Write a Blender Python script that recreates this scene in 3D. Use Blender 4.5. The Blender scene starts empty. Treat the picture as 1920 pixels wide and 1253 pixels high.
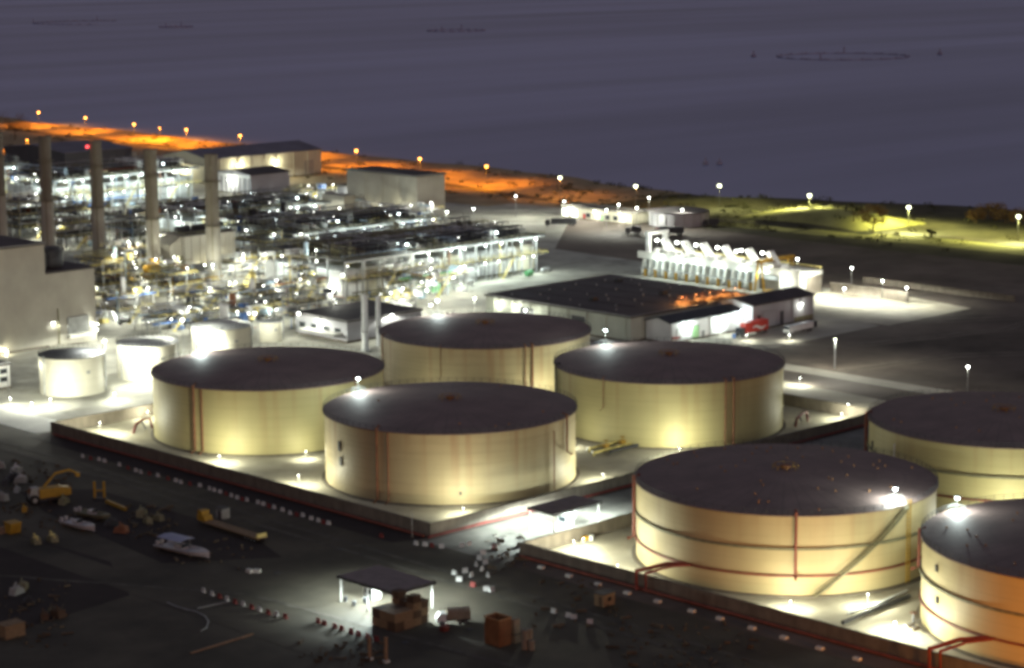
import bpy, math, random
from mathutils import Vector, Matrix
random.seed(7)
R = math.radians
PI = math.pi
scene = bpy.context.scene
COL = scene.collection

# ------------------------------------------------------------------ camera (survey of the photo)
CAM_H, FPX, PITCH, ROLL, YAW = 125.78, 4136.7, R(10.057), R(-0.4222), R(44.3)
def _frame():
    fw = Vector((0, math.cos(PITCH), -math.sin(PITCH))); rt = Vector((1, 0, 0)); up = rt.cross(fw)
    r2 = rt*math.cos(ROLL)+up*math.sin(ROLL); u2 = -rt*math.sin(ROLL)+up*math.cos(ROLL)
    c, s = math.cos(YAW), math.sin(YAW)
    f = lambda w: Vector((w.x*c+w.y*s, -w.x*s+w.y*c, w.z))
    return f(fw), f(r2), f(u2)
FW, RT, UP = _frame()
def at(px, py, z=0.0):
    """site coordinates of the point of height z seen at photo pixel (px, py)"""
    d = FW+RT*((px-960)/FPX)-UP*((py-626.5)/FPX)
    t = (z-CAM_H)/d.z
    return Vector((d.x*t, d.y*t, z))
cd = bpy.data.cameras.new("camera"); cam = bpy.data.objects.new("camera", cd); COL.objects.link(cam)
m = Matrix.Identity(3)
for i in range(3):
    m[i][0] = RT[i]; m[i][1] = UP[i]; m[i][2] = -FW[i]
cam.matrix_world = Matrix.Translation((0, 0, CAM_H)) @ m.to_4x4()
cd.sensor_width = 36; cd.sensor_fit = 'HORIZONTAL'; cd.lens = FPX/1920*36
cd.clip_start = 1; cd.clip_end = 60000
scene.camera = cam

# ------------------------------------------------------------------ materials
MATS = {}
def mat(name, col, rough=0.7, metal=0.0, var=0.25, scale=0.3, bump=0.0, stretch=(1, 1, 1), col2=None, spec=0.3, detail=6.0):
    if name in MATS: return MATS[name]
    m = bpy.data.materials.new(name); m.use_nodes = True; MATS[name] = m
    nt = m.node_tree; b = nt.nodes['Principled BSDF']; L = nt.links.new
    b.inputs['Roughness'].default_value = rough; b.inputs['Metallic'].default_value = metal
    b.inputs['Specular IOR Level'].default_value = spec
    tc = nt.nodes.new('ShaderNodeTexCoord'); mp = nt.nodes.new('ShaderNodeMapping'); mp.inputs['Scale'].default_value = stretch
    L(tc.outputs['Object'], mp.inputs['Vector'])
    n = nt.nodes.new('ShaderNodeTexNoise'); n.inputs['Scale'].default_value = scale; n.inputs['Detail'].default_value = detail
    n.inputs['Roughness'].default_value = 0.62
    L(mp.outputs[0], n.inputs['Vector'])
    r = nt.nodes.new('ShaderNodeValToRGB'); r.color_ramp.elements[0].position = 0.28; r.color_ramp.elements[1].position = 0.72
    c2 = col2 or tuple(min(1, c*(1+var)) for c in col)
    c1 = tuple(c*(1-var) for c in col) if not col2 else col
    r.color_ramp.elements[0].color = (*c1, 1); r.color_ramp.elements[1].color = (*c2, 1)
    L(n.outputs['Fac'], r.inputs['Fac']); L(r.outputs['Color'], b.inputs['Base Color'])
    if bump:
        bp = nt.nodes.new('ShaderNodeBump'); bp.inputs['Strength'].default_value = bump; bp.inputs['Distance'].default_value = 0.2
        L(n.outputs['Fac'], bp.inputs['Height']); L(bp.outputs[0], b.inputs['Normal'])
    return m

def emit(name, col, strength):
    if name in MATS: return MATS[name]
    m = bpy.data.materials.new(name); m.use_nodes = True; MATS[name] = m
    nt = m.node_tree; b = nt.nodes['Principled BSDF']
    b.inputs['Base Color'].default_value = (0.6, 0.6, 0.6, 1)
    b.inputs['Emission Color'].default_value = (*col, 1); b.inputs['Emission Strength'].default_value = strength
    return m

def mat_tank(name, col, rust=(0.32, 0.15, 0.06), amount=0.5):
    """painted steel shell: plate courses, vertical rust runs from the rim, faint blotches"""
    m = bpy.data.materials.new(name); m.use_nodes = True; MATS[name] = m
    nt = m.node_tree; b = nt.nodes['Principled BSDF']; L = nt.links.new; N = nt.nodes.new
    b.inputs['Roughness'].default_value = 0.55; b.inputs['Specular IOR Level'].default_value = 0.25
    tc = N('ShaderNodeTexCoord')
    def noise(stretch, scale, det=5):
        mp = N('ShaderNodeMapping'); mp.inputs['Scale'].default_value = stretch; L(tc.outputs['Object'], mp.inputs[0])
        n = N('ShaderNodeTexNoise'); n.inputs['Scale'].default_value = scale; n.inputs['Detail'].default_value = det; L(mp.outputs[0], n.inputs['Vector']); return n
    def ramp(src, p0, p1, c0=(0, 0, 0, 1), c1=(1, 1, 1, 1)):
        r = N('ShaderNodeValToRGB'); r.color_ramp.elements[0].position = p0; r.color_ramp.elements[1].position = p1
        r.color_ramp.elements[0].color = c0; r.color_ramp.elements[1].color = c1; L(src, r.inputs['Fac']); return r
    def mix(fac, a, bb, blend='MIX'):
        x = N('ShaderNodeMix'); x.data_type = 'RGBA'; x.blend_type = blend
        if hasattr(fac, 'links'): L(fac, x.inputs[0])
        else: x.inputs[0].default_value = fac
        for k, s in ((6, a), (7, bb)):
            if hasattr(s, 'links'): L(s, x.inputs[k])
            else: x.inputs[k].default_value = (*s, 1)
        return x.outputs[2]
    blot = ramp(noise((1, 1, 0.6), 0.12).outputs['Fac'], 0.3, 0.75, (*[c*0.86 for c in col], 1), (*col, 1))
    runs = ramp(noise((1, 1, 0.035), 0.55, 8).outputs['Fac'], 0.52, 0.78)
    sep = N('ShaderNodeSeparateXYZ'); L(tc.outputs['Object'], sep.inputs[0])
    mr = N('ShaderNodeMapRange'); mr.inputs['From Min'].default_value = 2; mr.inputs['From Max'].default_value = 16.5
    mr.inputs['To Min'].default_value = amount*0.25; mr.inputs['To Max'].default_value = amount; L(sep.outputs['Z'], mr.inputs['Value'])
    mu = N('ShaderNodeMath'); mu.operation = 'MULTIPLY'; L(runs.outputs['Color'], mu.inputs[0]); L(mr.outputs[0], mu.inputs[1])
    c = mix(mu.outputs[0], blot.outputs['Color'], rust)
    hz = ramp(noise((0.15, 0.15, 2.2), 0.5, 3).outputs['Fac'], 0.5, 0.7)
    m2 = N('ShaderNodeMath'); m2.operation = 'MULTIPLY'; m2.inputs[1].default_value = amount*0.35; L(hz.outputs['Color'], m2.inputs[0])
    c = mix(m2.outputs[0], c, tuple(x*0.62 for x in col))
    # plate seams every 2.4 m
    md = N('ShaderNodeMath'); md.operation = 'MODULO'; md.inputs[1].default_value = 2.4; L(sep.outputs['Z'], md.inputs[0])
    lt = N('ShaderNodeMath'); lt.operation = 'LESS_THAN'; lt.inputs[1].default_value = 0.10; L(md.outputs[0], lt.inputs[0])
    m3 = N('ShaderNodeMath'); m3.operation = 'MULTIPLY'; m3.inputs[1].default_value = 0.35; L(lt.outputs[0], m3.inputs[0])
    c = mix(m3.outputs[0], c, tuple(x*0.55 for x in col))
    L(c, b.inputs['Base Color'])
    return m

def mat_clad(name, col, pitch=1.0, rough=0.6, bump=0.5):
    """ribbed sheet cladding; ribs run up the wall"""
    m = mat(name, col, rough, var=0.14, scale=0.12, stretch=(1, 1, 0.7))
    nt = m.node_tree; L = nt.links.new; N = nt.nodes.new; b = nt.nodes['Principled BSDF']
    tc = N('ShaderNodeTexCoord'); s = N('ShaderNodeSeparateXYZ'); L(tc.outputs['Object'], s.inputs[0])
    a = N('ShaderNodeMath'); L(s.outputs['X'], a.inputs[0]); L(s.outputs['Y'], a.inputs[1])
    w = N('ShaderNodeMath'); w.operation = 'PINGPONG'; w.inputs[1].default_value = pitch/2; L(a.outputs[0], w.inputs[0])
    bp = N('ShaderNodeBump'); bp.inputs['Strength'].default_value = bump; bp.inputs['Distance'].default_value = 0.15
    L(w.outputs[0], bp.inputs['Height']); L(bp.outputs[0], b.inputs['Normal'])
    return m

mat_tank('cream_shell', (0.50, 0.445, 0.22), amount=0.45)
mat_tank('stained_shell', (0.50, 0.42, 0.245), rust=(0.34, 0.18, 0.09), amount=0.8)
mat_tank('buff_shell', (0.51, 0.425, 0.23), amount=0.28)
mat_tank('white_shell', (0.72, 0.70, 0.56), amount=0.25)
mat('roof_paint', (0.15, 0.117, 0.118), 0.75, var=0.18, scale=0.15, bump=0.05)
mat('concrete', (0.145, 0.125, 0.10), 0.85, var=0.3, scale=0.5, stretch=(1, 1, 0.4), bump=0.2)
mat('pale_concrete', (0.62, 0.62, 0.56), 0.8, var=0.15, scale=0.4)
mat('yard_lane', (0.085, 0.075, 0.06), 0.9, var=0.5, scale=0.3, detail=8)
mat('worn_sand', (0.165, 0.14, 0.11), 0.95, var=0.5, scale=0.12, detail=10)
mat('road_concrete', (0.20, 0.19, 0.165), 0.9, var=0.4, scale=0.1, detail=10)
mat('yard_debris', (0.10, 0.08, 0.055), 0.9, var=0.7, scale=0.15)
mat('canopy_roof', (0.23, 0.19, 0.175), 0.75, var=0.2, scale=0.4)
mat('dirt', (0.075, 0.065, 0.055), 0.95, var=0.45, scale=0.05, bump=0.3, detail=12)
mat('asphalt', (0.070, 0.060, 0.043), 0.85, var=0.5, scale=0.06, bump=0.1, detail=12)
mat('dark_asphalt', (0.034, 0.025, 0.022), 0.9, var=0.35, scale=0.08, detail=10)
mat('apron', (0.34, 0.315, 0.26), 0.9, var=0.3, scale=0.06, detail=12, bump=0.1)
mat('plant_floor', (0.38, 0.37, 0.31), 0.9, var=0.45, scale=0.07, detail=12, bump=0.1)
mat('bund_floor', (0.40, 0.37, 0.285), 0.95, var=0.28, scale=0.09, detail=12, bump=0.2)
mat('sand', (0.33, 0.26, 0.15), 0.95, var=0.42, scale=0.06, detail=12, bump=0.3)
mat('dark_sand', (0.125, 0.10, 0.08), 0.95, var=0.75, scale=0.022, detail=12, bump=0.4)
mat('scrub_soil', (0.06, 0.055, 0.03), 0.95, var=0.6, scale=0.06, detail=12, bump=0.4)
mat('grass_sand', (0.30, 0.29, 0.10), 0.95, var=0.5, scale=0.05, detail=12, bump=0.4)
mat('white_steel', (0.72, 0.74, 0.72), 0.5, var=0.12, scale=0.6)
mat('grey_steel', (0.32, 0.33, 0.32), 0.5, 0.3, var=0.25, scale=0.6)
mat('dark_steel', (0.05, 0.052, 0.058), 0.6, 0.2, var=0.4, scale=0.5)
mat('deck_grate', (0.09, 0.09, 0.092), 0.75, 0.1, var=0.5, scale=0.8)
mat('yellow_paint', (0.36, 0.21, 0.022), 0.55, var=0.2, scale=1.0)
mat('pale_yellow', (0.72, 0.62, 0.22), 0.6, var=0.2, scale=1.0)
mat('blue_paint', (0.08, 0.17, 0.42), 0.5, var=0.2, scale=1.0)
mat('light_blue', (0.42, 0.56, 0.66), 0.5, var=0.2, scale=1.0)
mat('red_paint', (0.17, 0.035, 0.028), 0.55, var=0.25, scale=1.0)
mat('rust_red', (0.20, 0.06, 0.04), 0.6, var=0.3, scale=0.6)
mat('bright_red', (0.40, 0.045, 0.035), 0.45, var=0.15, scale=1.0)
mat('rust_pipe', (0.22, 0.10, 0.055), 0.7, var=0.35, scale=1.0)
mat('olive_steel', (0.19, 0.18, 0.11), 0.65, 0.1, var=0.35, scale=0.7)
mat('green_paint', (0.12, 0.38, 0.16), 0.5, var=0.2, scale=1.0)
mat('door_green', (0.35, 0.62, 0.30), 0.5, var=0.1, scale=1.0)
mat('tan_crate', (0.24, 0.165, 0.095), 0.85, var=0.35, scale=1.2, stretch=(1, 1, 6))
mat('dark_crate', (0.10, 0.065, 0.04), 0.85, var=0.35, scale=1.2, stretch=(1, 1, 6))
mat('orange_box', (0.24, 0.11, 0.05), 0.6, var=0.25, scale=0.8)
mat('orange_rim', (0.42, 0.22, 0.09), 0.6, var=0.2, scale=0.8)
mat('tarp', (0.27, 0.22, 0.16), 0.85, var=0.25, scale=1.0, bump=0.4)
mat('rubber', (0.018, 0.018, 0.018), 0.9, var=0.2, scale=2.0)
mat('glass_dark', (0.02, 0.025, 0.03), 0.15, var=0.1, scale=1.0, spec=0.6)
mat('boat_white', (0.48, 0.46, 0.46), 0.4, var=0.1, scale=0.7)
mat('canopy_blue', (0.34, 0.36, 0.48), 0.7, var=0.12, scale=0.6)
mat('barrier_white', (0.55, 0.54, 0.52), 0.6, var=0.18, scale=1.5)
mat('barrier_red', (0.20, 0.035, 0.03), 0.6, var=0.2, scale=1.5)
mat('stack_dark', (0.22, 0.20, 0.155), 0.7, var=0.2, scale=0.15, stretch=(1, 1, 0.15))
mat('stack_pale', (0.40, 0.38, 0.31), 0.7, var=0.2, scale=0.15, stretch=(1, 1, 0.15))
mat('hall_roof', (0.075, 0.066, 0.066), 0.8, var=0.25, scale=0.1)
mat('purple_roof', (0.16, 0.15, 0.185), 0.75, var=0.2, scale=0.08)
mat('bark', (0.12, 0.085, 0.05), 0.9, var=0.3, scale=3)
mat('leaf', (0.05, 0.05, 0.022), 0.8, var=0.5, scale=0.8)
mat('orange_brown_leaf', (0.22, 0.14, 0.05), 0.8, var=0.5, scale=0.8)  # orange-brown lamplight on the trees is put into this leaf colour
mat('net', (0.30, 0.285, 0.38), 0.8, var=0.3, scale=0.2)
mat('timber', (0.30, 0.19, 0.11), 0.85, var=0.35, scale=0.8, stretch=(4, 1, 1))
def mat_tank_roof():
    m = mat('tank_roof', (0.195, 0.14, 0.125), 0.7, var=0.22, scale=0.11, detail=10)
    nt = m.node_tree; L = nt.links.new; N = nt.nodes.new; b = nt.nodes['Principled BSDF']
    tc = N('ShaderNodeTexCoord'); sp = N('ShaderNodeSeparateXYZ'); L(tc.outputs['Object'], sp.inputs[0])
    at2 = N('ShaderNodeMath'); at2.operation = 'ARCTAN2'; L(sp.outputs['Y'], at2.inputs[0]); L(sp.outputs['X'], at2.inputs[1])
    pp = N('ShaderNodeMath'); pp.operation = 'PINGPONG'; pp.inputs[1].default_value = PI/48; L(at2.outputs[0], pp.inputs[0])
    lt = N('ShaderNodeMath'); lt.operation = 'LESS_THAN'; lt.inputs[1].default_value = 0.006; L(pp.outputs[0], lt.inputs[0])
    ln = N('ShaderNodeVectorMath'); ln.operation = 'LENGTH'; cx = N('ShaderNodeCombineXYZ'); L(sp.outputs['X'], cx.inputs[0]); L(sp.outputs['Y'], cx.inputs[1]); L(cx.outputs[0], ln.inputs[0])
    md = N('ShaderNodeMath'); md.operation = 'MODULO'; md.inputs[1].default_value = 6.1; L(ln.outputs['Value'], md.inputs[0])
    l2 = N('ShaderNodeMath'); l2.operation = 'LESS_THAN'; l2.inputs[1].default_value = 0.16; L(md.outputs[0], l2.inputs[0])
    mx = N('ShaderNodeMath'); mx.operation = 'MAXIMUM'; L(lt.outputs[0], mx.inputs[0]); L(l2.outputs[0], mx.inputs[1])
    sc = N('ShaderNodeMath'); sc.operation = 'MULTIPLY'; sc.inputs[1].default_value = 0.4; L(mx.outputs[0], sc.inputs[0])
    src = b.inputs['Base Color'].links[0].from_socket
    mix = N('ShaderNodeMix'); mix.data_type = 'RGBA'; L(sc.outputs[0], mix.inputs[0]); L(src, mix.inputs[6]); mix.inputs[7].default_value = (0.075, 0.06, 0.055, 1)
    L(mix.outputs[2], b.inputs['Base Color'])
mat_tank_roof()
mat_clad('clad_beige', (0.37, 0.355, 0.30), 0.9, bump=0.2)
mat_clad('clad_cream', (0.52, 0.50, 0.38), 2.4)
mat_clad('clad_grey', (0.38, 0.38, 0.40), 1.2)
mat_clad('clad_white', (0.72, 0.73, 0.70), 1.2)
mat_clad('clad_dark', (0.075, 0.075, 0.085), 1.2)
mat_clad('clad_green', (0.50, 0.53, 0.44), 3.0)

WHITE, COOL, WARM, LIME, SODIUM = (0.98, 1.0, 0.86), (0.86, 1.0, 0.95), (1.0, 0.95, 0.66), (0.92, 0.90, 0.30), (1.0, 0.30, 0.012)
emit('lens_white', (0.97, 1.0, 0.93), 26); emit('lens_cool', (0.86, 1.0, 1.0), 26); emit('lens_sodium', (1.0, 0.36, 0.06), 11)
emit('lens_lime', (0.95, 1.0, 0.66), 9); emit('lens_red', (1.0, 0.05, 0.06), 3.0); emit('lens_tube', (0.95, 1.0, 0.97), 14)
emit('lens_small', (0.97, 1.0, 0.93), 24); emit('lit_window', (0.95, 1.0, 0.75), 1.6)

# ------------------------------------------------------------------ mesh builder
class MB:
    def __init__(s): s.v = []; s.f = []
    def box(s, x0, y0, z0, x1, y1, z1):
        k = len(s.v)
        s.v += [(x0, y0, z0), (x1, y0, z0), (x1, y1, z0), (x0, y1, z0), (x0, y0, z1), (x1, y0, z1), (x1, y1, z1), (x0, y1, z1)]
        s.f += [tuple(k+i for i in q) for q in ((0, 3, 2, 1), (4, 5, 6, 7), (0, 1, 5, 4), (1, 2, 6, 5), (2, 3, 7, 6), (3, 0, 4, 7))]
        return s
    def bar(s, a, b, w, h=None):
        """square bar from a to b"""
        return s.tube([a, b], w/2*1.3, 4)
    def tube(s, pts, r, n=8, r1=None):
        pts = [Vector(p) for p in pts]; k0 = len(s.v); m = len(pts)
        for i, p in enumerate(pts):
            d = (pts[min(i+1, m-1)]-pts[max(i-1, 0)]).normalized()
            a = d.orthogonal() if abs(d.z) > 0.95 else Vector((0, 0, 1)).cross(d)
            if abs(d.z) > 0.95: a = Vector((1, 0, 0))-d*d.x
            a.normalize(); c = d.cross(a)
            rr = r if r1 is None else r+(r1-r)*i/(m-1)
            for j in range(n):
                t = 2*PI*(j+0.5)/n; s.v.append(tuple(p+a*(rr*math.cos(t))+c*(rr*math.sin(t))))
        for i in range(m-1):
            for j in range(n):
                q = (j+1) % n
                s.f.append((k0+i*n+j, k0+i*n+q, k0+(i+1)*n+q, k0+(i+1)*n+j))
        s.f.append(tuple(k0+j for j in reversed(range(n)))); s.f.append(tuple(k0+(m-1)*n+j for j in range(n)))
        return s
    def lathe(s, prof, n=48, a0=0.0, a1=2*PI, cx=0, cy=0):
        k0 = len(s.v); m = len(prof); full = abs(a1-a0-2*PI) < 1e-6; cols = n if full else n+1
        for j in range(cols):
            t = a0+(a1-a0)*j/n
            for (r, z) in prof: s.v.append((cx+r*math.cos(t), cy+r*math.sin(t), z))
        for j in range(n):
            q = (j+1) % cols
            for i in range(m-1):
                s.f.append((k0+j*m+i, k0+q*m+i, k0+q*m+i+1, k0+j*m+i+1))
        return s
    def prism(s, pts, z0, z1):
        k = len(s.v); n = len(pts)
        s.v += [(x, y, z0) for x, y in pts]+[(x, y, z1) for x, y in pts]
        s.f.append(tuple(k+i for i in reversed(range(n)))); s.f.append(tuple(k+n+i for i in range(n)))
        for i in range(n): j = (i+1) % n; s.f.append((k+i, k+j, k+n+j, k+n+i))
        return s
    def extrude_y(s, prof, y0, y1):
        """profile of (x, z) pushed along y"""
        k = len(s.v); n = len(prof)
        s.v += [(x, y0, z) for x, z in prof]+[(x, y1, z) for x, z in prof]
        s.f.append(tuple(k+i for i in range(n))); s.f.append(tuple(k+n+i for i in reversed(range(n))))
        for i in range(n): j = (i+1) % n; s.f.append((k+j, k+i, k+n+i, k+n+j))
        return s
    def extrude_x(s, prof, x0, x1):
        k = len(s.v); n = len(prof)
        s.v += [(x0, y, z) for y, z in prof]+[(x1, y, z) for y, z in prof]
        s.f.append(tuple(k+i for i in reversed(range(n)))); s.f.append(tuple(k+n+i for i in range(n)))
        for i in range(n): j = (i+1) % n; s.f.append((k+i, k+j, k+n+j, k+n+i))
        return s
    def ball(s, c, r, rz=None, n=10, m=6):
        rz = rz or r
        prof = [(max(0.001, r*math.sin(PI*i/m)), c[2]-rz*math.cos(PI*i/m)) for i in range(m+1)]
        return s.lathe(prof, n, cx=c[0], cy=c[1])
    def mesh(s, name, material, smooth=False):
        me = bpy.data.meshes.new(name); me.from_pydata(s.v, [], s.f); me.validate()
        me.materials.append(MATS[material] if isinstance(material, str) else material)
        if smooth:
            me.polygons.foreach_set('use_smooth', [True]*len(me.polygons))
            try: me.set_sharp_from_angle(angle=R(40))
            except Exception: pass
        return me
    def obj(s, name, material, parent=None, loc=(0, 0, 0), smooth=False, rz=0):
        return put(name, s.mesh(name, material, smooth), parent, loc, rz)
def put(name, mesh, parent=None, loc=(0, 0, 0), rz=0, scale=None):
    o = bpy.data.objects.new(name, mesh); COL.objects.link(o); o.location = loc; o.rotation_euler = (0, 0, rz)
    if scale: o.scale = scale
    if parent: o.parent = parent
    return o
def tag(o, label=None, cat=None, group=None, kind=None):
    if label: o['label'] = label
    if cat: o['category'] = cat
    if group: o['group'] = group
    if kind: o['kind'] = kind
    return o
def thing(name, label, cat, loc=(0, 0, 0), rz=0, group=None):
    o = bpy.data.objects.new(name, None); COL.objects.link(o); o.empty_display_size = 0.5
    o.location = loc; o.rotation_euler = (0, 0, rz)
    return tag(o, label, cat, group)
def copy_tree(o, parent=None):
    c = o.copy(); COL.objects.link(c); c.parent = parent
    for ch in list(o.children): copy_tree(ch, c)
    return c
def structure(o): o['kind'] = 'structure'; return o
def batwing(ld, gain=2.4, cap=14.0, up=0.5):
    """street-lantern optics: throws more light sideways than straight down, little upward"""
    ld.use_nodes = True; nt = ld.node_tree; e = nt.nodes['Emission']; N = nt.nodes.new; L = nt.links.new
    tc = N('ShaderNodeTexCoord'); sp = N('ShaderNodeSeparateXYZ'); L(tc.outputs['Normal'], sp.inputs[0])
    ab = N('ShaderNodeMath'); ab.operation = 'ABSOLUTE'; L(sp.outputs['Z'], ab.inputs[0])
    pw = N('ShaderNodeMath'); pw.operation = 'POWER'; L(ab.outputs[0], pw.inputs[0]); pw.inputs[1].default_value = -gain
    mn = N('ShaderNodeMath'); mn.operation = 'MINIMUM'; L(pw.outputs[0], mn.inputs[0]); mn.inputs[1].default_value = cap
    cut = N('ShaderNodeMapRange'); cut.interpolation_type = 'SMOOTHSTEP'; L(sp.outputs['Z'], cut.inputs['Value'])
    cut.inputs['From Min'].default_value = -0.34; cut.inputs['From Max'].default_value = -0.12; cut.inputs['To Min'].default_value = 1.0; cut.inputs['To Max'].default_value = up/cap
    mu = N('ShaderNodeMath'); mu.operation = 'MULTIPLY'; L(mn.outputs[0], mu.inputs[0]); L(cut.outputs[0], mu.inputs[1])
    L(mu.outputs[0], e.inputs['Strength'])
def light(parent, loc, power, col, radius=0.3, spot=None, aim=None, wing=0):
    ld = bpy.data.lights.new('lamp_light', 'SPOT' if spot else 'POINT'); ld.energy = power; ld.color = col; ld.shadow_soft_size = radius
    o = bpy.data.objects.new('lamp_light', ld); COL.objects.link(o); o.parent = parent; o.location = loc
    if wing: batwing(ld, wing)
    if spot:
        ld.spot_size = R(spot); ld.spot_blend = 0.3
        o.rotation_euler = Vector(aim).to_track_quat('-Z', 'Y').to_euler()
    return o
ORD = ['first', 'second', 'third', 'fourth', 'fifth', 'sixth', 'seventh', 'eighth', 'ninth', 'tenth', 'eleventh', 'twelfth', 'thirteenth', 'fourteenth', 'fifteenth',
       'sixteenth', 'seventeenth', 'eighteenth', 'nineteenth', 'twentieth', 'twenty-first', 'twenty-second', 'twenty-third', 'twenty-fourth', 'twenty-fifth', 'twenty-sixth',
       'twenty-seventh', 'twenty-eighth', 'twenty-ninth', 'thirtieth', 'thirty-first', 'thirty-second']

# ------------------------------------------------------------------ world
w = bpy.data.worlds.new("World"); scene.world = w; w.use_nodes = True
nt = w.node_tree; bg = nt.nodes['Background']
sky = nt.nodes.new('ShaderNodeTexSky'); sky.sky_type = 'NISHITA'; sky.sun_disc = False
sky.sun_elevation = R(-0.6); sky.sun_rotation = R(200); sky.altitude = 100; sky.dust_density = 3.0; sky.ozone_density = 2.0
hsv = nt.nodes.new('ShaderNodeMix'); hsv.data_type = 'RGBA'; hsv.blend_type = 'MULTIPLY'; hsv.inputs[0].default_value = 1.0
hsv.inputs[7].default_value = (1.42, 0.84, 0.62, 1)
nt.links.new(sky.outputs[0], hsv.inputs[6]); nt.links.new(hsv.outputs[2], bg.inputs['Color'])
bg.inputs['Strength'].default_value = 0.9
sd = bpy.data.lights.new('moon', 'SUN'); sd.energy = 0.03; sd.angle = R(10); sd.color = (1.0, 0.9, 0.85)
so = bpy.data.objects.new('moon', sd); COL.objects.link(so); so.rotation_euler = (R(50), 0, R(-60))

# ------------------------------------------------------------------ ground, sea, roads
def sheet(name, pts, z, material):
    b = MB(); b.v = [(x, y, z) for x, y in pts]; b.f = [tuple(range(len(pts)))]
    return structure(b.obj(name, material))
SHORE = [(-600, 930), (300, 925), (500, 912), (585, 900), (650, 868), (711, 846), (800, 852), (939, 872), (1050, 866), (1163, 866), (1300, 874), (1450, 882), (1800, 900), (4000, 1000)]
def shore(v):
    for (a, ua), (b_, ub) in zip(SHORE, SHORE[1:]):
        if a <= v <= b_:
            t = (v-a)/(b_-a); base = ua+(ub-ua)*t
            return base+4*math.sin(v*0.031)+2.5*math.sin(v*0.083+1)
    return 930
def dune(u, v):
    e = max(0, 1-((u-800)/26)**2)*max(0, 1-((v-612)/42)**2)*5.5
    s = shore(v)
    e += max(0, 1-abs(u-(s-14))/13)*(0.9+0.5*math.sin(v*0.05))
    return e
def land(name, v0, v1, us, shore_side, material):
    b = MB(); vs = []
    v = v0
    while v < v1: vs.append(v); v += 10 if 200 < v < 1800 else 60
    vs.append(v1)
    off = ((-22, None), (-14, None), (-7, None), (0, -0.4), (14, -2.5)) if shore_side else ()
    cols = len(us)+len(off)
    for v in vs:
        s = shore(v)
        for u in us: b.v.append((u, v, dune(u, v) if u > 765 else 0))
        for dx, z in off: b.v.append((s+dx, v, dune(s+dx, v) if z is None else z))
    for i in range(len(vs)-1):
        for j in range(cols-1):
            b.f.append((i*cols+j, i*cols+j+1, (i+1)*cols+j+1, (i+1)*cols+j))
    return structure(b.obj(name, material, smooth=True))
land('ground', -600, 4000, [-500, 200, 640, 700, 740], False, 'dark_sand')
def grassy_mound():
    b = MB(); us = [772+4*i for i in range(16)]; vs = [566+4*i for i in range(24)]
    for v in vs:
        for u in us: b.v.append((u, v, dune(u, v)+(0.08 if dune(u, v) > 0.15 else -0.6)))
    n = len(us)
    for i in range(len(vs)-1):
        for j in range(n-1): b.f.append((i*n+j, i*n+j+1, (i+1)*n+j+1, (i+1)*n+j))
    return structure(b.obj('hill', 'grass_sand', smooth=True))
grassy_mound()
CU = [740, 760]+[772+6*i for i in range(9)]
land('beach', 735, 4000, CU, True, 'sand')
land('scrubland', -600, 735, CU, True, 'scrub_soil')
def make_sea():
    m = bpy.data.materials.new('sea_water'); m.use_nodes = True; MATS['sea_water'] = m
    n = m.node_tree; b = n.nodes['Principled BSDF']; L = n.links.new; N = n.nodes.new
    b.inputs['Roughness'].default_value = 0.45; b.inputs['IOR'].default_value = 1.33; b.inputs['Specular IOR Level'].default_value = 0.30
    tc = N('ShaderNodeTexCoord')
    def no(scale, rot, st, det, rough=0.55):
        mp = N('ShaderNodeMapping'); mp.inputs['Rotation'].default_value = (0, 0, rot); mp.inputs['Scale'].default_value = st
        L(tc.outputs['Object'], mp.inputs[0]); t = N('ShaderNodeTexNoise'); t.inputs['Scale'].default_value = scale
        t.inputs['Detail'].default_value = det; t.inputs['Roughness'].default_value = rough; L(mp.outputs[0], t.inputs['Vector']); return t
    a = no(0.0052, R(50), (0.12, 1.0, 1), 5, 0.5); c = no(0.0020, R(40), (0.3, 1.0, 1), 3); d = no(0.012, R(46), (0.05, 1, 1), 3)
    x = N('ShaderNodeMath'); x.operation = 'ADD'; L(a.outputs['Fac'], x.inputs[0]); L(c.outputs['Fac'], x.inputs[1])
    y = N('ShaderNodeMath'); y.operation = 'MULTIPLY_ADD'; y.inputs[1].default_value = 0.35; L(d.outputs['Fac'], y.inputs[0]); L(x.outputs[0], y.inputs[2])
    r = N('ShaderNodeValToRGB'); r.color_ramp.elements[0].position = 0.34; r.color_ramp.elements[1].position = 0.62
    sc = N('ShaderNodeMath'); sc.operation = 'MULTIPLY'; sc.inputs[1].default_value = 0.42; L(y.outputs[0], sc.inputs[0])
    r.color_ramp.elements[0].color = (0.20, 0.23, 0.36, 1); r.color_ramp.elements[1].color = (0.40, 0.435, 0.65, 1)
    L(sc.outputs[0], r.inputs['Fac']); L(r.outputs[0], b.inputs['Base Color'])
    bb = MB(); bb.v = [(690, -3000, -1.2), (40000, -3000, -1.2), (40000, 40000, -1.2), (690, 40000, -1.2)]; bb.f = [(0, 1, 2, 3)]
    return structure(bb.obj('sea', 'sea_water'))
make_sea()
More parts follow.
